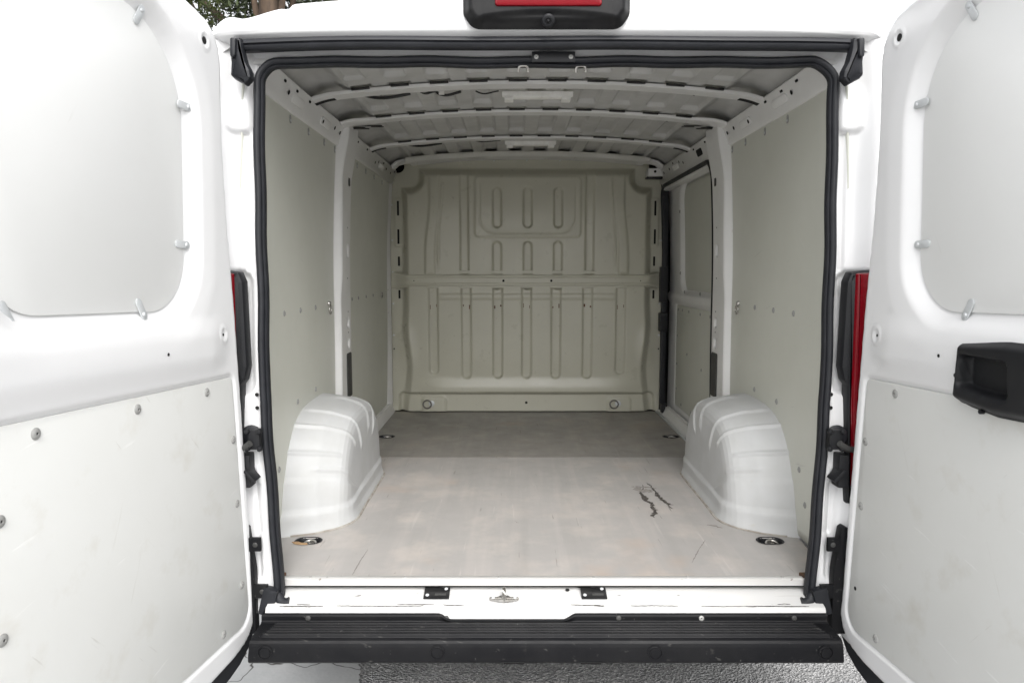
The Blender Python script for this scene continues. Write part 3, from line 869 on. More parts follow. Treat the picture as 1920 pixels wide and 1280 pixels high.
GAP_SHADE = box_mesh("gap_shade_pad", (0.070, 0.012, 0.0085), M['cable'], 0.003)
def bow(name, y0, y1, zc, gusset=False):
    xs = np.concatenate([np.linspace(0, 0.70, 22), np.linspace(0.72, 0.80, 8), np.linspace(0.81, 0.885, 12)])
    xs = np.concatenate([-xs[::-1][:-1], xs])
    ax = np.abs(xs)
    zz = zc - 0.040 * (ax / 0.75) ** 2.2 - 0.022 * np.clip((ax - 0.775) / 0.11, 0, 1) ** 2.0
    w = (y1 - y0); yc = (y0 + y1) / 2
    # hat section across y: flange, wall, flat, wall, flange
    prof = [(-0.5, 0.010), (-0.46, 0.0095), (-0.44, 0.002), (-0.42, 0.0), (0.0, -0.0015), (0.36, 0.0), (0.38, 0.002), (0.42, 0.0095), (0.5, 0.010)]
    verts = []; faces = []
    for x, z, a in zip(xs, zz, ax):
        ww = w * (1 + (0.9 * float(ss(0.68, 0.86, np.array(a))) if gusset else 0.15 * float(ss(0.78, 0.88, np.array(a)))))
        for t, h in prof: verts.append((x, yc + t * ww, z + h))
    k = len(prof)
    for i in range(len(xs) - 1):
        for j in range(k - 1): faces.append((i * k + j, i * k + j + 1, (i + 1) * k + j + 1, (i + 1) * k + j))
    me = meshdata(name, verts, faces, M['bow']); fix_normals(me); sharpen(me, 40)
    o = add(name, me, van); solid(o, 0.002, 0)
    def zat(x): return float(np.interp(abs(x), ax[len(xs) // 2:], zz[len(xs) // 2:]))
    for s in (-1, 1):
        if gusset:
            for dx, dy, l, wd in ((0.74, 0.055, .05, .010), (0.80, 0.085, .045, .012), (0.815, 0.045, .05, .020), (0.72, 0.095, .03, .008)):
                add("bow_slot", plate_mesh("bow_slot", rpoly([(-l, -wd), (l, -wd), (l, wd), (-l, wd)], wd * .7, 4), M['dark'], 0.0015, 0.0004,
                    (np.array([s * dx, yc + dy, zat(dx) - 0.0015]), np.array([1, 0, 0]), np.array([0, 1, 0]), np.array([0, 0, -1]))), o)
        else:
            sl = []
            for t in np.linspace(0.775, 0.862, 9): sl.append((s * t, yc + 0.012, zat(t) - 0.0025))
            add("bow_slot", sweep_mesh("bow_slot", sl, [(-0.016, -0.001), (-0.016, 0.0006), (0.016, 0.0006), (0.016, -0.001)], M['dark'], up=(0, 0, -1)), o)
    for k in range(-5, 5):                      # black boxes painted in for the shade of the gaps over the bow
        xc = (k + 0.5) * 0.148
        add("gap_shade_pad", GAP_SHADE, o, Matrix.Translation((xc, y0 - 0.004, zat(xc) + 0.010)) @ Matrix.Rotation(math.atan(0.117 * (abs(xc) / 0.75) ** 1.2) * (1 if xc > 0 else -1), 4, 'Y'))
    for x in np.arange(-0.62, 0.63, 0.104):
        add("hole", HOLE, o, at_normal((x + 0.02 * math.sin(x * 37), yc + 0.33 * w + 0.006, zat(x) + 0.004), (0, 0.9, -0.45), 0, 0.8))
    return o
b1 = bow("roof_bow", *BOWS[0]); b2 = bow("roof_bow", *BOWS[1], gusset=True); b3 = bow("roof_bow", *BOWS[2])
# front bow above the bulkhead: plain curved lining
def frontbow(u, v):
    z = roof_base(u) - 0.002 - 0.012 * ss(4.42, 4.50, v) + 0.014 * ss(4.55, 4.60, v)
    return np.stack([u, v, z], -1)
add("front_roof_lining", sheet_mesh("front_roof_lining", np.arange(-0.76, 0.761, 0.02), np.arange(4.36, 4.76, 0.008), frontbow, M['paint_in'], lambda u, v: rrect(u, v, -0.75, 0.75, 4.37, 4.752, 0.05), flip=True), van)
for s in (-1, 1):
    pts = [(s * 0.70, 4.60, 2.195), (s * 0.78, 4.60, 2.192), (s * 0.825, 4.60, 2.180), (s * 0.855, 4.60, 2.155), (s * 0.862, 4.60, 2.14)]
    add("corner_bracket", sweep_mesh("corner_bracket", pts, [(-0.045, 0.0), (-0.045, 0.014), (-0.03, 0.022), (0.03, 0.022), (0.045, 0.014), (0.045, 0.0)], M['paint_in'], up=(0, 0, -1)), van)

tb = add("track_bracket", box_mesh("track_bracket", (0.10, 0.09, 0.050), M['paint_in'], 0.006), van, Matrix.Translation((0.822, 4.655, 2.118)))
add("bracket_hole", HOLE, tb, at_normal((0.815, 4.6095, 2.122), (0, -1, 0), 0, 1.3))
add("bracket_gap", box_mesh("bracket_gap", (0.105, 0.06, 0.012), M['rubber'], 0.003), tb, Matrix.Translation((0.820, 4.665, 2.088)))
# dome lamps and cables
def dome(y, z, half):
    top = rpoly([(-half, -0.024), (half, -0.024), (half - 0.03, 0.026), (-half + 0.03, 0.026)], 0.006, 4)
    o = add("dome_lamp", plate_mesh("dome_lamp", top, M['lamp_white'], 0.022, 0.006, ((0.005, y, z), (1, 0, 0), (0, 1, 0), (0, 0, -1))), van)
    for s in (-1, 1):
        add("lamp_end", box_mesh("lamp_end", (0.036, 0.056, 0.012), M['lamp_white'], 0.004), o, Matrix.Translation((0.005 + s * (half - 0.032), y + 0.002, z - 0.026)))
    return o
dome(2.905, 2.198, 0.145); dome(3.99, 2.200, 0.145)
def cable(pts, r): return add("cable", tube_mesh("cable", pts, r, M['cable']), van)
def sag(x0, x1, y, z, d, n=12):
    return [(x0 + (x1 - x0) * t, y + 0.01 * math.sin(t * 6), z - d * 4 * t * (1 - t)) for t in np.linspace(0, 1, n)]
cable(sag(-0.70, -0.50, 2.91, 2.196, 0.016), 0.0065)
cable(sag(-0.46, -0.40, 2.91, 2.205, 0.006) + sag(-0.40, -0.30, 2.91, 2.203, 0.012)[1:], 0.0055)
cable(sag(-0.24, -0.15, 2.91, 2.206, 0.009), 0.003)
cable(sag(-0.70, -0.48, 3.99, 2.190, 0.014), 0.006)
cable(sag(-0.30, -0.16, 3.99, 2.205, 0.006), 0.003)
add("cable_clip", box_mesh("cable_clip", (0.022, 0.008, 0.016), M['lamp_white'], 0.002), van, Matrix.Translation((-0.375, 2.902, 2.198)))

# --- bulkhead: one pressed panel
BX, BZ0, BZ1 = 0.905, 0.556, 2.226
def bulk_top(x): return 2.226 - 0.020 * (np.abs(x) / 0.75) ** 2
def bulk_sdf(u, v):
    half = 0.908 - 0.030 * np.maximum(0, (v - 1.35) / 0.75) ** 2 - 0.010 * np.maximum(0, (1.35 - v) / 0.8) ** 2
    d = np.maximum(np.abs(u) - half, v - bulk_top(u))
    d = np.maximum(d, BZ0 - v)
    # cut-out corners at the top
    d = np.maximum(d, -rrect(np.abs(u), v, 0.800, 1.2, 2.130, 2.5, 0.04))
    return d
def bulk_h(u, v):
    ax = np.abs(u)
    # side/top flange stands proud, field is set back
    fieldd = rrect(u, v, -0.815, 0.815, 0.40, 2.150, 0.10)
    notch = rrect(ax, v, 0.70, 1.2, 2.03, 2.6, 0.06)
    fieldd = np.maximum(fieldd, -notch)
    wob = 0.018 * np.sin(v * 9.0) * ss(0.5, 0.8, ax)
    h = 0.072 * ss(0.012, -0.050, fieldd + wob * ss(1.3, 1.0, v))
    h = h * (1 - 0.25 * ss(1.0, 0.70, v))
    # upper: pressed channels
    for xc in (-0.407, 0.409):
        h = h - 0.017 * ss(0.033, 0.020, np.abs(u - xc)) * ss(1.46, 1.49, v) * ss(2.14, 2.10, v)
    for s in (-1, 1):
        xc = s * (0.600 + 0.030 * ss(1.95, 1.60, v))
        h = h + 0.012 * ss(0.040, 0.022, np.abs(u - xc)) * ss(1.46, 1.49, v) * ss(2.14, 2.08, v)
        h = h + 0.008 * ss(0.012, 0.004, np.abs(u - s * (0.545 + 0.03 * ss(2.05, 1.7, v)))) * ss(1.5, 1.6, v) * ss(2.10, 2.0, v)
    for xc in (-0.193, 0.006, 0.203):
        h = h - 0.017 * ss(0.033, 0.021, seg(u, v, (xc, 1.80), (xc, 2.0)))
        h = h - 0.017 * ss(0.033, 0.021, seg(u, v, (xc, 1.40), (xc, 1.655)))
    wf = rrect(u, v, -0.338, 0.350, 1.711, 2.098, 0.03)
    h = h + 0.007 * ss(0.008, -0.008, wf)
    uf = rrect(u, v, -0.306, 0.318, 1.739, 2.30, 0.10)
    h = h - 0.004 * np.exp(-(uf / 0.005) ** 2) * ss(2.07, 2.0, v)
    # lower ribs
    for xc, zb in ((-0.613, .842), (-0.396, .815), (-0.190, .815), (0.0, .815), (0.193, .815), (0.400, .815), (0.618, .842)):
        h = h - 0.016 * ss(0.036, 0.024, seg(u, v, (xc, zb), (xc, 1.42)))
    # horizontal bead under the beam
    band = ss(-0.60, -0.55, u) * ss(0.61, 0.56, u)
    h = h + 0.006 * ss(1.300, 1.318, v) * ss(1.352, 1.335, v) * band
    # shelf at the foot
    shelf = rrect(u, v, -0.855, 0.862, 0.40, 0.683, 0.035)
    h = h - 0.034 * ss(0.008, -0.012, shelf)
    bul = 0.020 * ss(0.67, 0.70, v) * ss(0.80, 0.715, v) * ss(0.78, 0.55, ax)
    h = h + bul
    lug = np.minimum(rrect(u, v, -0.70, -0.54, 0.40, 0.655, 0.03), rrect(u, v, 0.545, 0.70, 0.40, 0.655, 0.03))
    h = h + 0.012 * ss(0.010, -0.012, lug)
    # side bulges
    h = h + 0.020 * np.exp(-((ax - 0.80) / 0.05) ** 2 - ((v - 0.98) / 0.12) ** 2)
    # slot strip
    st = rrect(ax, v, 0.818, 0.868, 1.655, 1.965, 0.015)
    h = h + 0.008 * ss(0.008, -0.006, st)
    h = h + 0.0015 * np.sin(u * 7 + 1) * np.sin(v * 5)
    return h
def bulk_fn(u, v): return np.stack([u, 4.735 - bulk_h(u, v), v], -1)
bk = add("bulkhead", sheet_mesh("bulkhead", np.arange(-0.925, 0.926, 0.0058), np.arange(0.548, 2.24, 0.0058), bulk_fn, M['bulk'], bulk_sdf), van)
bk["label"] = "beige ribbed steel bulkhead closing the load bay"
solid(bk, 0.003, -1)
def on_bulk(name, me, x, z, scale=1.0, lift=0.0, roll=0.0):
    h = float(bulk_h(np.array(x, float), np.array(z, float)))
    return add(name, me, bk, at_normal((x, 4.735 - h - lift, z), (0, -1, 0), roll, scale))
for x in (-0.506, -0.213, 0.001, 0.217, 0.506): on_bulk("bolt", BOLT, x, 2.226 - 0.020 * (abs(x) / .75) ** 2 - 0.016, 0.8)
for z in (1.924, 1.694, 1.484, 1.277, 1.067):
    for s in (-1, 1): on_bulk("bolt", BOLT, s * 0.886, z, 1.0)
for s in (-1, 1):
    on_bulk("hole", HOLE, s * 0.885, 0.975, 0.8)
    for z0, z1 in ((1.854, 1.949), (1.67, 1.765), (1.526, 1.588), (1.311, 1.367)):
        on_bulk("slot", plate_mesh("slot", rpoly([(-0.0065, -(z1 - z0) / 2), (0.0065, -(z1 - z0) / 2), (0.0065, (z1 - z0) / 2), (-0.0065, (z1 - z0) / 2)], 0.003, 3), M['dark'], 0.002, 0.0005), s * 0.843, (z0 + z1) / 2, 1.0, 0.004)
# cross beam
bx = np.linspace(-0.895, 0.902, 61)
bverts = []; bfaces = []
for x in bx:
    e = float(ss(0.78, 0.88, np.array(abs(x))))
    hh = 0.034 + 0.016 * e; dep = 0.086 - 0.067 * e
    yb = 4.735 - 0.066 * (1 - e) + 0.004
    for dz, d in ((-hh - .012, yb), (-hh - .004, yb - .002), (-hh, 4.735 - dep), (-hh * .55, 4.735 - dep - .003), (-hh * .45, 4.735 - dep), (hh * .45, 4.735 - dep), (hh * .55, 4.735 - dep - .003), (hh, 4.735 - dep), (hh + .004, yb - .002), (hh + .012, yb)):
        bverts.append((x, d, 1.432 + dz))
for i in range(len(bx) - 1):
    for j in range(9): bfaces.append((i * 10 + j, i * 10 + j + 1, (i + 1) * 10 + j + 1, (i + 1) * 10 + j))
bme = meshdata("cross_beam", bverts, bfaces, M['bulk']); fix_normals(bme); sharpen(bme, 40)
beam = add("cross_beam", bme, bk)
for x, sc_ in ((-0.152, 1.2), (0.160, 1.2), (-0.735, .55), (0.742, .55)):
    add("hole", HOLE, bk, at_normal((x, 4.735 - 0.0865, 1.430), (0, -1, 0), 0, sc_))
# crimped lips above and below the beam where the ribs pass
for zc in (1.485, 1.392):
    for x in (-0.62, -0.40, -0.193, 0.003, 0.198, 0.405, 0.625):
        add("rib_lip", box_mesh("rib_lip", (0.095, 0.014, 0.020), M['bulk'], 0.006), bk, Matrix.Translation((x, 4.735 - 0.066, zc)))
# lashing rings at the foot
for x in (-0.635, 0.615):
    on_bulk("ring_bolt", lathe_mesh("ring_bolt", [(0.020, 0), (0.020, 0.004), (0.012, 0.006), (0.012, 0.014), (0.0, 0.015)], M['zinc'], 18), x, 0.610, 1.0)
    on_bulk("lashing_ring", torus_mesh("lashing_ring", 0.027, 0.0052, M['ring_dark']), x - 0.028, 0.606, 1.0, 0.012)
on_bulk("hole", HOLE, 0.0, 0.614, 1.4)
# chipped paint on the lower ribs
for i, xc in enumerate((-0.613, -0.396, -0.190, 0.0, 0.193, 0.400, 0.618)):
    for s in (-1, 1):
        zz_ = 1.262 + 0.006 * math.sin(i * 3 + s)
        x_ = xc + s * 0.020
        h_ = float(bulk_h(np.array(x_), np.array(zz_)))
        add("paint_chip", box_mesh("paint_chip", (0.004 + 0.003 * (i % 3), 0.0012, 0.012 + 0.008 * ((i + s) % 3)), M['rust'], 0.0004), bk, Matrix.Translation((x_, 4.735 - h_ - 0.0008, zz_)))

# --- rear aperture: header, pillars, sill
def pillar_fn_factory(s):
    def fn(u, v):
        y = Yo(v) + 0.012
        # steps towards the outside and the rear
        y = y - 0.014 * ss(0.846, 0.872, u) - 0.040 * ss(0.905, 0.965, u)
        # upper block under the gutter end
        blk = rrect(u, v, 0.868, 0.925, 1.905, 2.045, 0.018)
        y = y - 0.016 * ss(0.012, -0.008, blk) * ss(2.06, 1.95, v)
        # long shallow channel with an angled foot
        ch = rrect(u, v, 0.868 + 0 * u, 0.889, 1.50, 1.90, 0.006)
        y = y + 0.010 * ss(0.006, -0.004, ch)
        ft = np.maximum(np.abs(u - (0.884 + 0.020 * (1.50 - v) / 0.08)) - 0.012, np.abs(v - 1.46) - 0.042)
        y = y + 0.006 * ss(0.005, -0.004, ft)
        # lamp pocket
        pk = rrect(u, v, 0.872, 1.10, 1.13, 1.492, 0.035)
        y = y + 0.022 * ss(0.014, -0.010, pk)
        # lower recesses
        r1 = rrect(u, v, 0.880, 1.0, 0.56, 0.905, 0.02)
        y = y + 0.014 * ss(0.008, -0.008, r1)
        r2 = rrect(u, v, 0.868, 0.892, 0.70, 0.86, 0.010)
        y = y + 0.008 * ss(0.006, -0.006, r2)
        y = y + 0.0012 * np.sin(v * 23)
        uu = u - 0.022 * ss(1.2, 0.5, v)
        return np.stack([s * uu, y, v], -1)
    return fn
for s in (-1, 1):
    pme = sheet_mesh("rear_pillar", np.arange(0.840, 1.001, 0.0032), np.arange(0.455, 2.165, 0.0055), pillar_fn_factory(s), M['paint'], flip=(s < 0))
    rpil = add("rear_pillar", pme, van)
    solid(rpil, 0.003, 0)
    for z in (1.128, 1.088): add("hole", HOLE, rpil, at_normal((s * 0.862, Yo(z) - 0.0045, z), (0, -1, 0), 0, 0.9))
    # inner return from the opening to the lining
    def ret(u, v, s=s):
        x = 0.858 - 0.022 * ss(1.2, 0.5, v) + (wallx(2.20 + 0 * v, v) - 0.858 + 0.022 * ss(1.2, 0.5, v)) * ss(0, 1, u)
        return np.stack([s * x, Yo(v) + 0.012 + 0.05 * u, v], -1)
    add("pillar_return", sheet_mesh("pillar_return", np.linspace(0, 1, 10), np.linspace(0.46, 2.13, 40), ret, M['paint_in']), van)
# header between seal and gutter
def head(u, v):
    z = 2.095 + 0.075 * v
    y = Yo(z) + 0.010 - 0.006 * ss(0.25, 0.5, v) - 0.006 * ss(0.5, 0.9, v)
    # flat pressing either side of the striker
    y = y + 0.004 * ss(0.012, -0.004, rrect(u, z, -0.09, 0.13, 2.118, 2.134, 0.004))
    return np.stack([u, y, z], -1)
add("header_frame", sheet_mesh("header_frame", np.arange(-0.90, 0.901, 0.01), np.linspace(0, 1, 24), head, M['paint']), van)
def head_in(u, v): return np.stack([u, 2.155 + 0.06 * v, 2.10 + 0.14 * v], -1)
add("header_lining", sheet_mesh("header_lining", np.linspace(-0.93, 0.93, 30), np.linspace(0, 1, 6), head_in, M['paint_in']), van)
# main seal
corner = rpoly([(-0.806, 0.498), (-0.8385, 1.15), (-0.838, 2.1035), (0.846, 2.1035), (0.8465, 1.15), (0.814, 0.498)], [0, 0.0, 0.075, 0.075, 0.0, 0], 10)
spath = []
for a, b in zip(corner[:-1], corner[1:]):
    a = np.array(a); b = np.array(b)
    n = max(1, int(np.hypot(*(b - a)) / 0.04))
    for k in range(n): spath.append(a + (b - a) * k / n)
spath.append(np.array(corner[-1]))
s3 = []
for i, (x, z) in enumerate(spath):
    wob = 0.0016 * math.sin(i * 0.9) + 0.0012 * math.sin(i * 0.37)
    s3.append((x + (wob if z < 2.08 else 0), Yo(z) - 0.010, z + (wob if z > 2.08 else 0)))
sprof = [(-0.017, 0.014), (-0.017, 0.0), (-0.0150, -0.006), (-0.0115, -0.0085), (-0.0085, -0.006), (-0.0070, -0.003), (-0.005, -0.006), (-0.001, -0.010), (0.005, -0.012), (0.011, -0.010), (0.0155, -0.004), (0.0165, 0.004), (0.014, 0.010), (0.014, 0.014)]
add("door_seal", sweep_mesh("door_seal", s3, [(-a, -b) for a, b in [(q[0] * 0.9, q[1]) for q in sprof]], M['rubber'], up=(0, -1, 0)), van)["label"] = "black rubber seal round the rear opening"
for s in (-1, 1):
    foot = [(s * 0.812 + 0.004, 2.072, 0.520), (s * 0.800 + 0.004, 2.062, 0.505), (s * 0.785 + 0.004, 2.058, 0.500), (s * 0.772 + 0.004, 2.060, 0.504)]
    add("seal_end", sweep_mesh("seal_end", foot, [(math.cos(t) * 0.015, math.sin(t) * 0.012) for t in np.linspace(0, 6.28, 11)[:-1]], M['rubber'], up=(0, -0.6, 0.8)), van)
    add("seal_shoe", box_mesh("seal_shoe", (0.045, 0.03, 0.085), M['rubber'], 0.010), van, Matrix.Translation((s * 0.835 + 0.004, 2.062, 0.505)) @ Matrix.Rotation(s * R(-14), 4, 'Y'))
# outer gutter seal under the roof edge with its moulded ends
gp = [(-0.892, 2.082, 2.141), (0.898, 2.082, 2.141)]
gprof = [(-0.016, -0.02), (-0.016, 0.004), (-0.011, 0.011), (-0.003, 0.013), (0.0, 0.007), (0.004, 0.010), (0.012, 0.008), (0.016, 0.0), (0.016, -0.02)]
xs_ = np.linspace(-0.892, 0.898, 40)
add("gutter_seal", sweep_mesh("gutter_seal", [(x, 2.086 + 0.02 * (abs(x) / 0.9) ** 6, 2.140 + 0.0012 * math.sin(x * 9) - 0.004 * (abs(x) / .9) ** 4) for x in xs_], gprof, M['rubber'], up=(0, -1, 0)), van)
for s in (-1, 1):
    out_ = [(0.838, 2.040), (0.856, 2.022), (0.888, 2.040), (0.897, 2.050), (0.894, 2.085), (0.897, 2.120), (0.893, 2.150), (0.862, 2.152), (0.860, 2.120), (0.852, 2.085), (0.840, 2.062)]
    gm = plate_mesh("gutter_end", rpoly([(s * a + 0.003, b) for a, b in out_], 0.006, 4), M['rubber'], 0.030, 0.010, ((0, 2.105, 0), (1, 0, 0), (0, 0, 1), (0, -1, 0)))
    ge = add("gutter_end", gm, van)
    add("fold", plate_mesh("fold", rpoly([(s * a + 0.003, b) for a, b in [(0.872, 2.148), (0.890, 2.148), (0.892, 2.10), (0.884, 2.088), (0.876, 2.10)]], 0.006, 4), M['rubber'], 0.012, 0.006, ((0, 2.0765, 0), (1, 0, 0), (0, 0, 1), (0, -1, 0))), ge)
# striker plate and hooks at the top
st = add("striker_plate", box_mesh("striker_plate", (0.125, 0.010, 0.030), M['plastic'], 0.003), van, Matrix.Translation((0.024, 2.128, 2.1115)))
for dx in (-0.050, 0.050): add("screw", SCREW, st, at_normal((0.024 + dx, 2.1235, 2.111), (0, -1, 0), 0, 0.6))
for x in (-0.063, 0.105):
    hk = [(x - 0.014, 2.150, 2.076), (x - 0.014, 2.146, 2.082), (x - 0.012, 2.142, 2.088), (x - 0.006, 2.140, 2.091), (x + 0.006, 2.140, 2.091), (x + 0.012, 2.142, 2.088), (x + 0.014, 2.146, 2.082), (x + 0.014, 2.150, 2.076)]
    add("striker_loop", tube_mesh("striker_loop", hk, 0.0042, M['steel']), van)

# third brake lamp on the roof edge
lamp_out = rpoly([(-0.232, 2.30), (-0.232, 2.205), (-0.205, 2.166), (0.205, 2.166), (0.232, 2.205), (0.232, 2.30)], [0.02, 0.03, 0.04, 0.04, 0.03, 0.02], 8)
def hl_fn(u, v):
    s_ = poly_sdf(u, v, lamp_out)
    y = 2.062 - 0.034 * (1 - ss(-0.026, 0.004, s_)) ** 1.0
    # hollow under the lens with a thin lip
    sc = rrect(u, v, -0.186, 0.190, 2.172, 2.208 - 0.016 * (u / 0.19) ** 2, 0.012)
    y = y + 0.009 * ss(0.003, -0.012, sc)
    y = y + 0.10 * np.maximum(0, v - 2.255)
    return np.stack([u, y, v], -1)
hl = add("high_brake_lamp", sheet_mesh("high_brake_lamp", np.arange(-0.245, 0.246, 0.004), np.arange(2.155, 2.31, 0.003), hl_fn, M['gloss_black'], lambda u, v: poly_sdf(u, v, lamp_out)), van)
hl["label"] = "black high-level brake lamp housing with red lens and camera"
solid(hl, 0.02, -1)
add("lens", plate_mesh("lens", rpoly([(-0.143, 2.217), (0.150, 2.217), (0.150, 2.285), (-0.143, 2.285)], 0.008, 5), M['red'], 0.020, 0.006, ((0, 2.040, 0), (1, 0, 0), (0, 0, 1), (0, -1, 0))), hl)
add("camera_pod", lathe_mesh("camera_pod", [(0.019, 0), (0.017, 0.004), (0.012, 0.006), (0.009, 0.006), (0.007, 0.004), (0.0, 0.004)], M['plastic'], 24), hl, at_normal((0.004, 2.037, 2.182), (0, -0.85, -0.5)))
add("camera_lens", lathe_mesh("camera_lens", [(0.0055, 0.0), (0.0045, 0.0035), (0.0025, 0.005), (0.0, 0.0055)], M['gloss_black'], 16), hl, at_normal((0.004, 2.037 - 0.0035, 2.182 - 0.002), (0, -0.85, -0.5)))

# tail lamps on the pillars
for s in (-1, 1):
    lens_o = rpoly([(0.904, 1.490), (0.985, 1.494), (0.985, 0.83), (0.918, 0.855), (0.908, 1.10)], [0.006, 0.01, 0.01, 0.01, 0.0], 4)
    lens_o = [(s * a, b) for a, b in lens_o]
    hs_o = [(s * a, b) for a, b in rpoly([(0.881, 1.465), (0.892, 1.494), (0.990, 1.505), (0.990, 0.79), (0.910, 0.80), (0.897, 1.16), (0.886, 1.175), (0.877, 1.215)], 0.006, 3)]
    tl = add("tail_lamp", plate_mesh("tail_lamp", hs_o, M['plastic'], 0.040, 0.012, ((0, 2.118, 0), (1, 0, 0), (0, 0, 1), (0, -1, 0))), van)
    add("lens", plate_mesh("lens", lens_o, M['red'], 0.018, 0.008, ((0, 2.082, 0), (1, 0, 0), (0, 0, 1), (0, -1, 0))), tl)
    add("lamp_bracket", box_mesh("lamp_bracket", (0.030, 0.05, 0.100), M['plastic'], 0.005), tl, Matrix.Translation((s * 0.889, 2.085, 0.905)))
    add("lamp_clip", box_mesh("lamp_clip", (0.010, 0.05, 0.045), M['plastic'], 0.003), tl, Matrix.Translation((s * 0.870, 2.068, 0.895)) @ Matrix.Rotation(s * R(40), 4, 'Y'))
    # door check on the pillar
    dc = add("door_check", box_mesh("door_check", (0.034, 0.030, 0.060), M['plastic'], 0.005), van, Matrix.Translation((s * 0.856, 2.067, 1.003)))
    add("rubber_cap", lathe_mesh("rubber_cap", [(0.032, 0), (0.032, 0.006), (0.026, 0.010), (0.0, 0.010)], M['rubber'], 20), dc, at_normal((s * 0.874, 2.088, 1.008), (0, -1, 0)))
    for dz in (-0.026, 0.026):
        for dx in (-0.018, 0.018):
            add("lug", lathe_mesh("lug", [(0.008, 0), (0.008, 0.012), (0.005, 0.015), (0.0, 0.015)], M['plastic'], 8), dc, at_normal((s * (0.856 + dx), 2.056, 1.003 + dz), (0, -1, 0)))
    arm = [(s * 0.862, 2.040, 0.996), (s * 0.876, 2.044, 0.985), (s * 0.895, 2.055, 0.975), (s * 0.925, 2.070, 0.968)]
    add("check_arm", tube_mesh("check_arm", arm, 0.0095, M['vent'], 10), dc)
    # black bumper side piece with two screwed tabs
    bs = add("bumper_side", plate_mesh("bumper_side", rpoly([(s * a, b) for a, b in [(0.888, 0.730), (0.898, 0.738), (0.960, 0.70), (0.960, 0.40), (0.872, 0.40), (0.872, 0.60)]], 0.006, 3), M['bumper'], 0.030, 0.006, ((0, 2.088, 0), (1, 0, 0), (0, 0, 1), (0, -1, 0))), van)
    for z, xx in ((0.683, 0.868), (0.537, 0.852)):
        add("tab", box_mesh("tab", (0.040, 0.012, 0.042), M['bumper'], 0.003), bs, Matrix.Translation((s * xx, 2.060, z)))
        add("screw", SCREW_DARK, bs, at_normal((s * (xx - 0.004), 2.0545, z), (0, -1, 0), 0, 0.7))

# sill
def sill_fn(u, v):
    cen = ss(0.205, 0.165, np.abs(u + 0.11))
    y = np.interp(v, [0, .08, .70, .86, .93, 1.0], [2.150, 2.118, 2.045, 2.030, 2.024, 2.022]) - 0.012 * cen * ss(0.5, .95, v)
    z = np.interp(v, [0, .08, .70, .86, .93, 1.0], [0.518, 0.5165, 0.503, 0.499, 0.490, 0.455]) - 0.004 * cen * ss(.5, .95, v)
    dip = 0.003 * ss(0.03, 0.0, np.abs(np.abs(u + 0.11) - 0.235)) * ss(0.5, 0.1, v)
    z = z - dip
    return np.stack([u, y, z], -1)
sill = add("sill", sheet_mesh("sill", np.arange(-0.83, 0.841, 0.006), np.linspace(0, 1, 46), sill_fn, M['sill']), van)
for x in (-0.326, 0.154):
    pm = add("sill_plate", box_mesh("sill_plate", (0.078, 0.052, 0.004), M['gloss_black'], 0.0015), sill, Matrix.Translation((x, 2.090, 0.5165)) @ Matrix.Rotation(R(12), 4, 'X'))
    for dx, dy in ((-0.028, -0.012), (0.027, 0.017)):
        add("screw", RIVET, sill, at_normal((x + dx, 2.090 + dy, 0.5185 + dy * 0.21), (0, -0.21, 1), 0, 0.9))
    add("plate_mark", box_mesh("plate_mark", (0.034, 0.010, 0.001), M['vent'], 0.0003), sill, Matrix.Translation((x + 0.012, 2.080, 0.5168)) @ Matrix.Rotation(R(12), 4, 'X'))
for k, (x0, x1, yy, w) in enumerate(((-0.79, -0.66, 2.034, 0.0022), (-0.74, -0.70, 2.040, 0.0012), (-0.62, -0.36, 2.036, 0.0014), (-0.44, -0.33, 2.042, 0.0010), (-0.30, -0.24, 2.037, 0.0016),
                                    (0.08, 0.17, 2.040, 0.0016), (0.15, 0.18, 2.036, 0.0028), (0.26, 0.40, 2.035, 0.0012), (0.47, 0.60, 2.034, 0.0010), (0.60, 0.79, 2.034, 0.0022), (0.70, 0.74, 2.042, 0.0012))):
    zz0 = float(sill_fn(np.array(x0), np.array(0.80))[2]) + 0.0006
    add("scuff_mark", strip_mesh("scuff_mark", [(x0, yy), ((x0 + x1) / 2, yy + 0.003 * math.sin(k * 2.1)), (x1, yy - 0.001)], w, M['scuff'], 0.5022 + (yy - 2.036) * 0.27, 0.0007, 0.005, 40 + k), sill)
lp = rpoly([(-0.165, 2.058), (-0.135, 2.048), (-0.105, 2.048), (-0.075, 2.058), (-0.075, 2.074), (-0.100, 2.073), (-0.108, 2.082), (-0.132, 2.082), (-0.140, 2.073), (-0.165, 2.074)], 0.006, 3)
ls = add("latch_striker", plate_mesh("latch_striker", lp, M['steel'], 0.005, 0.0015, ((0, 0, 0.5085), (1, 0, 0), (0, 1, 0), (0, 0, 1))), sill)
add("latch_pin", tube_mesh("latch_pin", [(-0.120, 2.052, 0.508), (-0.120, 2.052, 0.532), (-0.120, 2.056, 0.539), (-0.120, 2.066, 0.541), (-0.120, 2.076, 0.538), (-0.120, 2.080, 0.520)], 0.006, M['steel']), sill)
for x in (-0.153, -0.087): add("screw", RIVET, sill, at_normal((x, 2.066, 0.5130), (0, 0, 1), 0, 0.9))
add("drain_hole", HOLE, sill, at_normal((0.075, 2.108, 0.5180), (0, -0.21, 1), 0, 1.0))

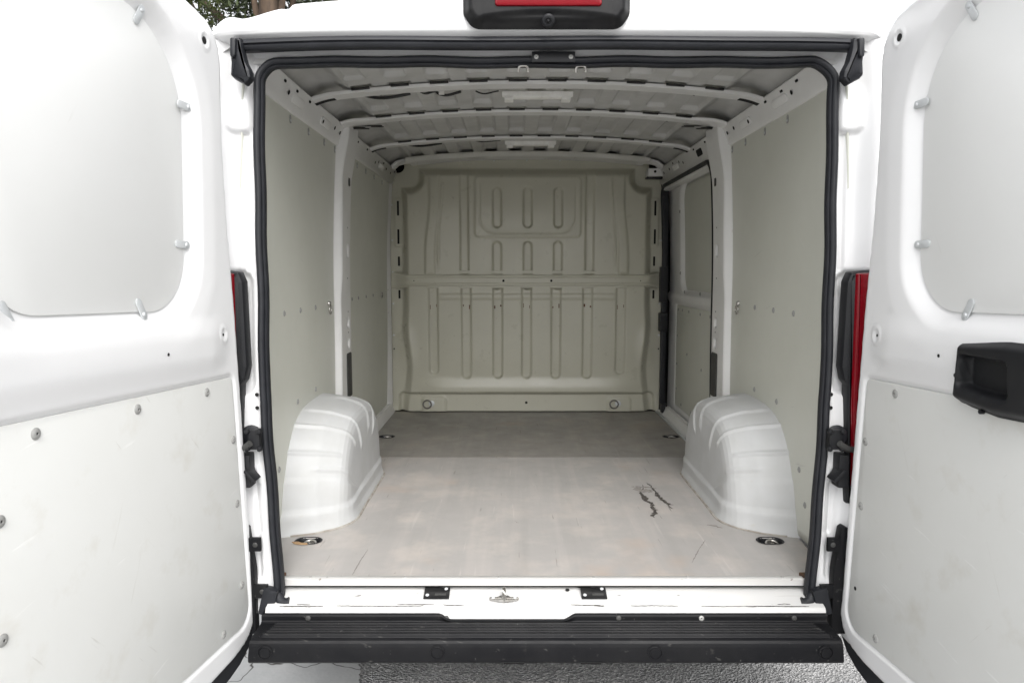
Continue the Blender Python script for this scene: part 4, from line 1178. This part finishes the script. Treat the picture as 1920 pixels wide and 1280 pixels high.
# step bumper
def bump_prof(v):
    t = [0, .05, .10, .14, .18, .22, .60, .66, .70, .74, .80, .92, .97, 1.0]
    y = [2.060, 2.030, 2.020, 2.014, 2.013, 2.006, 1.925, 1.917, 1.912, 1.910, 1.909, 1.908, 1.916, 1.95]
    z = [0.484, 0.486, 0.486, 0.482, 0.466, 0.462, 0.461, 0.458, 0.452, 0.442, 0.43, 0.400, 0.391, 0.388]
    return np.interp(v, t, y), np.interp(v, t, z)
def bump_fn(u, v):
    y, z = bump_prof(v)
    cen = ss(0.205, 0.165, np.abs(u + 0.11)) * ss(0.2, 0.12, v)
    y = y - 0.016 * cen; z = z - 0.012 * cen
    # ribs on the tread
    inr = (np.abs(u) < (0.815 - 0.35 * (y - 1.92)))
    rib = 0.5 + 0.5 * np.tanh(3.5 * np.cos(2 * np.pi * (y - 1.932) / 0.0150))
    z = z + 0.0105 * rib * np.where(inr, 1, 0) * ss(0.25, 0.27, v) * ss(0.605, 0.595, v)
    # round plugs' pockets on the face are separate pieces; end corners droop
    u = u + 0.004 * np.sign(u) * ss(0.78, 0.84, np.abs(u)) * ss(0.66, 0.95, v)
    return np.stack([u, y, z], -1)
bv = np.concatenate([np.linspace(0, .22, 24), np.linspace(.225, .66, 90), np.linspace(.665, 1, 40)])
bumper = add("rear_bumper", sheet_mesh("rear_bumper", np.concatenate([np.arange(-0.838, -0.70, 0.006), np.linspace(-0.70, 0.70, 160), np.arange(0.706, 0.842, 0.006)]), bv, bump_fn, M['bumper']), van)
bumper["label"] = "black plastic rear step bumper with ribbed tread"
PLUG = lathe_mesh("plug", [(0.022, 0), (0.022, 0.0012), (0.0185, 0.0016), (0.0175, -0.001), (0.015, 0.0), (0.0145, 0.0025), (0.0, 0.004)], M['bumper'], 26)
for x in (-0.793, -0.307, 0.308, 0.790): add("plug", PLUG, bumper, at_normal((x, 1.9085 + (0.0 if abs(x) < .7 else -.0002), 0.427), (0, -1, 0)))
for x in (-0.70, -0.29, 0.22, 0.465, 0.74): add("screw", SCREW if x == 0.465 else SCREW_DARK, bumper, at_normal((x, 2.0132, 0.475), (0, -1, 0.25), 0, 0.7))
for s in (-1, 1):     # white corner pieces of the bumper, mostly behind the doors
    add("bumper_corner", box_mesh("bumper_corner", (0.10, 0.16, 0.10), M['paint'], 0.02), van, Matrix.Translation((s * 0.965, 2.10, 0.43)))
    add("undertray_lug", box_mesh("undertray_lug", (0.06, 0.03, 0.012), M['dark'], 0.003), bumper, Matrix.Translation((0.02 + s * 0.11, 1.945, 0.385)))

# ------------------------------------------------------------------ rear doors
TILT = R(2.3)
def door_frame(s, ang, hx, hy):
    a = R(ang)
    v = np.array([0, math.sin(TILT), math.cos(TILT)])
    u = np.array([s * math.sin(a), -math.cos(a), 0]); u = u - (u @ v) * v; u /= np.linalg.norm(u)
    n = np.cross(u, v); n = n / np.linalg.norm(n)
    if n[0] * s > 0: n = -n
    return np.array([hx, hy, 1.40]) - 1.40 * v, u, v, n
outline = [(-0.078, 0.47), (-0.068, 0.55), (-0.040, 0.88), (0.008, 1.40), (0.036, 1.62), (0.050, 1.80), (0.053, 1.95), (0.052, 2.06), (0.062, 2.105), (0.088, 2.140), (0.125, 2.162), (0.19, 2.173), (0.30, 2.183),
           (0.86, 2.195), (0.895, 2.16), (0.90, 0.40), (0.86, 0.365), (0.20, 0.368), (0.11, 0.371), (0.05, 0.376), (0.0, 0.386), (-0.035, 0.402), (-0.062, 0.43)]
win = rpoly([(0.216, 1.388), (0.845, 1.384), (0.845, 2.085), (0.205, 2.085)], [0.145, 0.14, 0.18, 0.225], 12)
low = rpoly([(-0.036, 0.450), (0.862, 0.452), (0.862, 1.197), (0.034, 1.197)], [0.055, 0.05, 0.03, 0.020], 8)
DH = [(0.085, 1.318, 0.6), (0.14, 2.095, 1.5), (0.355, 1.284, 0.65)]
def door_h(u, v, s=-1):
    w = poly_sdf(u, v, win)
    h = -0.030 * ss(0.050, -0.004, w) - 0.006 * ss(0.11, 0.02, w)
    l = poly_sdf(u, v, low)
    h = h - 0.009 * ss(0.010, -0.002, l)
    e = poly_sdf(u, v, outline)
    h = h - 0.020 * ss(-0.018, 0.0, e) ** 2
    h = h + 0.010 * ss(1.20, 1.27, v) * ss(1.38, 1.31, v) * ss(0.04, 0.16, u)
    for a, b, r in DH[:2]:
        d = np.hypot(u - a, v - b)
        h = h + (0.0035 * ss(0.026, 0.020, d) - 0.006 * ss(0.019, 0.013, d)) * (1 if r < 1 else 0.9)
    if s > 0: h = h - 0.040 * ss(0.004, -0.006, rrect(u, v, 0.424, 0.68, 1.203, 1.305, 0.01))
    return h
def rear_door(s, ang, hx, hy, label):
    O, U_, V_, N_ = door_frame(s, ang, hx, hy)
    def P(u, v, h):
        u = np.asarray(u, float); v = np.asarray(v, float); h = np.asarray(h, float)
        return O + u[..., None] * U_ + v[..., None] * V_ + h[..., None] * N_
    fr = (O, U_, V_, N_)
    mesh = sheet_mesh("rear_door", np.arange(-0.10, 0.915, 0.0062), np.arange(0.355, 2.21, 0.0062), lambda u, v: P(u, v, door_h(u, v, s)), M['paint'], lambda u, v: poly_sdf(u, v, outline), flip=(s > 0))
    d = add("rear_door", mesh, van, None, label)
    # outer skin and edge
    op = np.array(outline)
    cen = op.mean(0)
    outer = add("outer_skin", plate_mesh("outer_skin", [tuple(q) for q in op], M['paint'], 0.030, 0.006, fr, base=-0.075), d)
    # black weather strip along the door edge
    dd = []
    cyc = list(outline[16:]) + list(outline[:3])
    pts = [np.array(q) for q in cyc]
    for a, b in zip(pts[:-1], pts[1:]):
        n = max(1, int(np.hypot(*(b - a)) / 0.03))
        for k in range(n): dd.append(a + (b - a) * k / n)
    dd.append(pts[-1])
    pth = [O + U_ * q[0] + V_ * q[1] + N_ * -0.034 for q in dd]
    add("weather_strip", sweep_mesh("weather_strip", pth, [(-0.066, -0.010), (-0.066, 0.006), (0.066, 0.006), (0.066, -0.010)], M['rubber'], up=N_), d)
    mw = lambda u, v, h, roll=0, sc=1.0: basis(P(u, v, h), U_ * 1.0, np.cross(N_, U_), N_) @ Matrix.Rotation(roll, 4, 'Z') @ Matrix.Scale(sc, 4)
    wc = add("window_cover", plate_mesh("window_cover", [tuple(q) for q in np.array(win)], M['cover'], 0.004, 0.001, fr, base=-0.0345), d)
    lpn = add("lower_panel", plate_mesh("lower_panel", [tuple(q) for q in (np.array(low) - np.array([0.41, .82])) * [0.996, 0.994] + np.array([0.41, .82])], M['cover_worn'], 0.005, 0.0015, fr, base=-0.0075), d)
    sg = -1 if s < 0 else 1        # handedness of the local frame is not needed: clips are symmetric
    vflip = 1 if np.dot(np.cross(N_, U_), V_) > 0 else -1
    def ang_(a): return a * vflip
    # clips hold the window cover
    for u, v, roll in ((0.373, 2.072, R(-62)), (0.208, 1.909, 0), (0.224, 1.556, 0), (0.398, 1.393, R(66)), (0.782, 1.389, R(66)), (0.62, 2.085, R(-90)), (0.845, 1.75, R(180))):
        h = float(door_h(np.array(u - 0.012), np.array(v)))
        tiltm = Matrix.Rotation(0.0, 4, 'Y')
        add("clip", CLIP, d, mw(u, v, max(h, -0.0305) + 0.003, ang_(roll), 0.86) @ Matrix.Rotation(R(6), 4, 'Y'))
    for u, v in ((0.17, 1.169), (0.458, 1.168), (0.753, 1.168), (0.038, 1.015), (0.025, 0.826), (0.008, 0.578), (0.115, 0.480), (0.84, 1.03), (0.845, 0.82), (0.46, 0.478), (0.75, 0.478)):
        if s > 0 and (u, v) == (0.458, 1.168): continue
        if s > 0 and abs(v - 0.578) < 1e-6:
            add("hole", HOLE, d, mw(u, v, -0.0024, 0, 0.9)); continue
        add("screw", SCREW, d, mw(u, v, -0.0026, 0, 1.05))
    for u, v, r in DH:
        h = float(door_h(np.array(u), np.array(v)))
        add("hole", HOLE, d, mw(u, v, h + 0.0004, 0, r))
    return d, P, fr, mw
rear_door(-1, 6.8, -0.887, 2.05, "open left rear door with pale window cover and worn lower lining")
rd, P_, fr_, mw_ = rear_door(1, 3.6, 0.900, 2.028, "open right rear door with black pull handle")
# black pull handle on the right door
ho = rpoly([(0.400, 1.183), (0.54, 1.168), (0.66, 1.170), (0.70, 1.20), (0.70, 1.33), (0.57, 1.333), (0.414, 1.326)], [0.022, 0.05, 0.05, 0.03, 0.03, 0.05, 0.020], 8)
rec = rpoly([(0.430, 1.222), (0.51, 1.212), (0.585, 1.212), (0.585, 1.288), (0.436, 1.294)], [0.012, 0.02, 0.012, 0.012, 0.012], 6)
def hd_h(u, v):
    e = poly_sdf(u, v, ho); r = poly_sdf(u, v, rec)
    h = 0.024 * (1 - ss(-0.026, 0.0, e) ** 1.8) + 0.006 * ss(0.40, 0.56, u)
    return h - 0.034 * ss(0.003, -0.005, r) - 0.006 * ss(0.012, 0.0, r) * ss(1.26, 1.20, v)
hdl = add("pull_handle", sheet_mesh("pull_handle", np.arange(0.375, 0.715, 0.0032), np.arange(1.155, 1.345, 0.0026), lambda u, v: P_(u, v, hd_h(u, v) - 0.004), M['plastic'], lambda u, v: poly_sdf(u, v, ho), flip=True), rd)
add("handle_hole", HOLE, rd, mw_(0.4235, 1.245, 0.0165, 0, 0.8))
add("handle_peg", lathe_mesh("handle_peg", [(0.006, 0), (0.006, 0.01), (0, 0.012)], M['plastic'], 10), rd, mw_(0.497, 1.1735, 0.002, 0, 0.9))

# ------------------------------------------------------------------ trees beyond the van
def tree(x, y, h, r_tr, label, crown_c, crown_r, n_leaf, lm, seed, lean=0.0):
    r = np.random.default_rng(seed)
    t = bpy.data.objects.new("tree", None); t["label"] = label; t["category"] = "tree"; t["group"] = "trees beyond the van"
    link(t, None, Matrix.Translation((x, y, 0)))
    verts = []; faces = []; K = 14
    def limb(path, r0, r1):
        base = len(verts)
        path = np.array(path)
        T = np.gradient(path, axis=0)
        for i, p in enumerate(path):
            d = T[i] / np.linalg.norm(T[i]); a = np.cross(d, [0.31, 0.95, 0.05]); a /= np.linalg.norm(a); b = np.cross(d, a)
            rad = r0 + (r1 - r0) * i / (len(path) - 1)
            for k in range(K):
                th = 2 * math.pi * k / K
                rr = rad * (1 + 0.09 * math.sin(3 * th + i) + 0.05 * r.normal())
                verts.append(p + a * rr * math.cos(th) + b * rr * math.sin(th))
        for i in range(len(path) - 1):
            for k in range(K):
                k2 = (k + 1) % K
                faces.append((base + i * K + k, base + i * K + k2, base + (i + 1) * K + k2, base + (i + 1) * K + k))
    trunk = [np.array([x + lean * (z / h) + 0.05 * math.sin(z), y + 0.04 * math.cos(z * 1.3), z]) for z in np.linspace(0, h, 16)]
    limb(trunk, r_tr, r_tr * 0.45)
    ends = []
    for k in range(11):
        i0 = r.integers(6, 15); p0 = trunk[i0]
        q = np.array(crown_c) + r.normal(0, 0.45, 3) * crown_r
        mid = (p0 + q) / 2 + r.normal(0, 0.15, 3)
        ts = np.linspace(0, 1, 8)[:, None]
        limb((1 - ts) ** 2 * p0 + 2 * ts * (1 - ts) * mid + ts ** 2 * q, r_tr * 0.30, 0.02); ends.append(q)
    add("trunk", meshdata("trunk", verts, faces, M['bark']), t)
    # crown: clumps of leaf-sized folded quads
    cl = np.array(crown_c) + r.normal(0, 0.5, (90, 3)) * np.array(crown_r)
    keep = (((cl - np.array(crown_c)) / np.array(crown_r)) ** 2).sum(1) < 1.1
    cl = cl[keep]
    lv = []; lf = []
    for i in range(n_leaf):
        c_ = cl[r.integers(len(cl))] + r.normal(0, 0.24, 3)
        a = r.normal(0, 1, 3); a /= np.linalg.norm(a); b = np.cross(a, r.normal(0, 1, 3)); b /= np.linalg.norm(b); n_ = np.cross(a, b)
        L = r.uniform(0.04, 0.085); W = L * 0.32
        k = len(lv)
        lv += [c_ - a * L, c_ + b * W + n_ * L * .12, c_ + a * L, c_ - b * W + n_ * L * .12]
        lf += [(k, k + 1, k + 2), (k, k + 2, k + 3)]
    add("crown", meshdata("crown", lv, lf, lm, smooth=False), t)
    return t
tree(-4.02, 12.0, 6.6, 0.27, "brown trunked leafy tree just behind the van roof", (-4.0, 13.4, 7.0), (2.4, 1.2, 2.2), 16000, M['leaf2'], 3)
tree(-5.9, 11.0, 5.5, 0.16, "thin stemmed green tree left of the thick trunk", (-5.7, 11.0, 5.7), (1.2, 1.4, 1.5), 11000, M['leaf'], 9, lean=0.7)
tree(-3.0, 14.5, 6.5, 0.20, "darker leafy tree further back, right of the thick trunk", (-3.0, 14.5, 7.0), (2.0, 1.8, 1.9), 9000, M['leaf2'], 21)
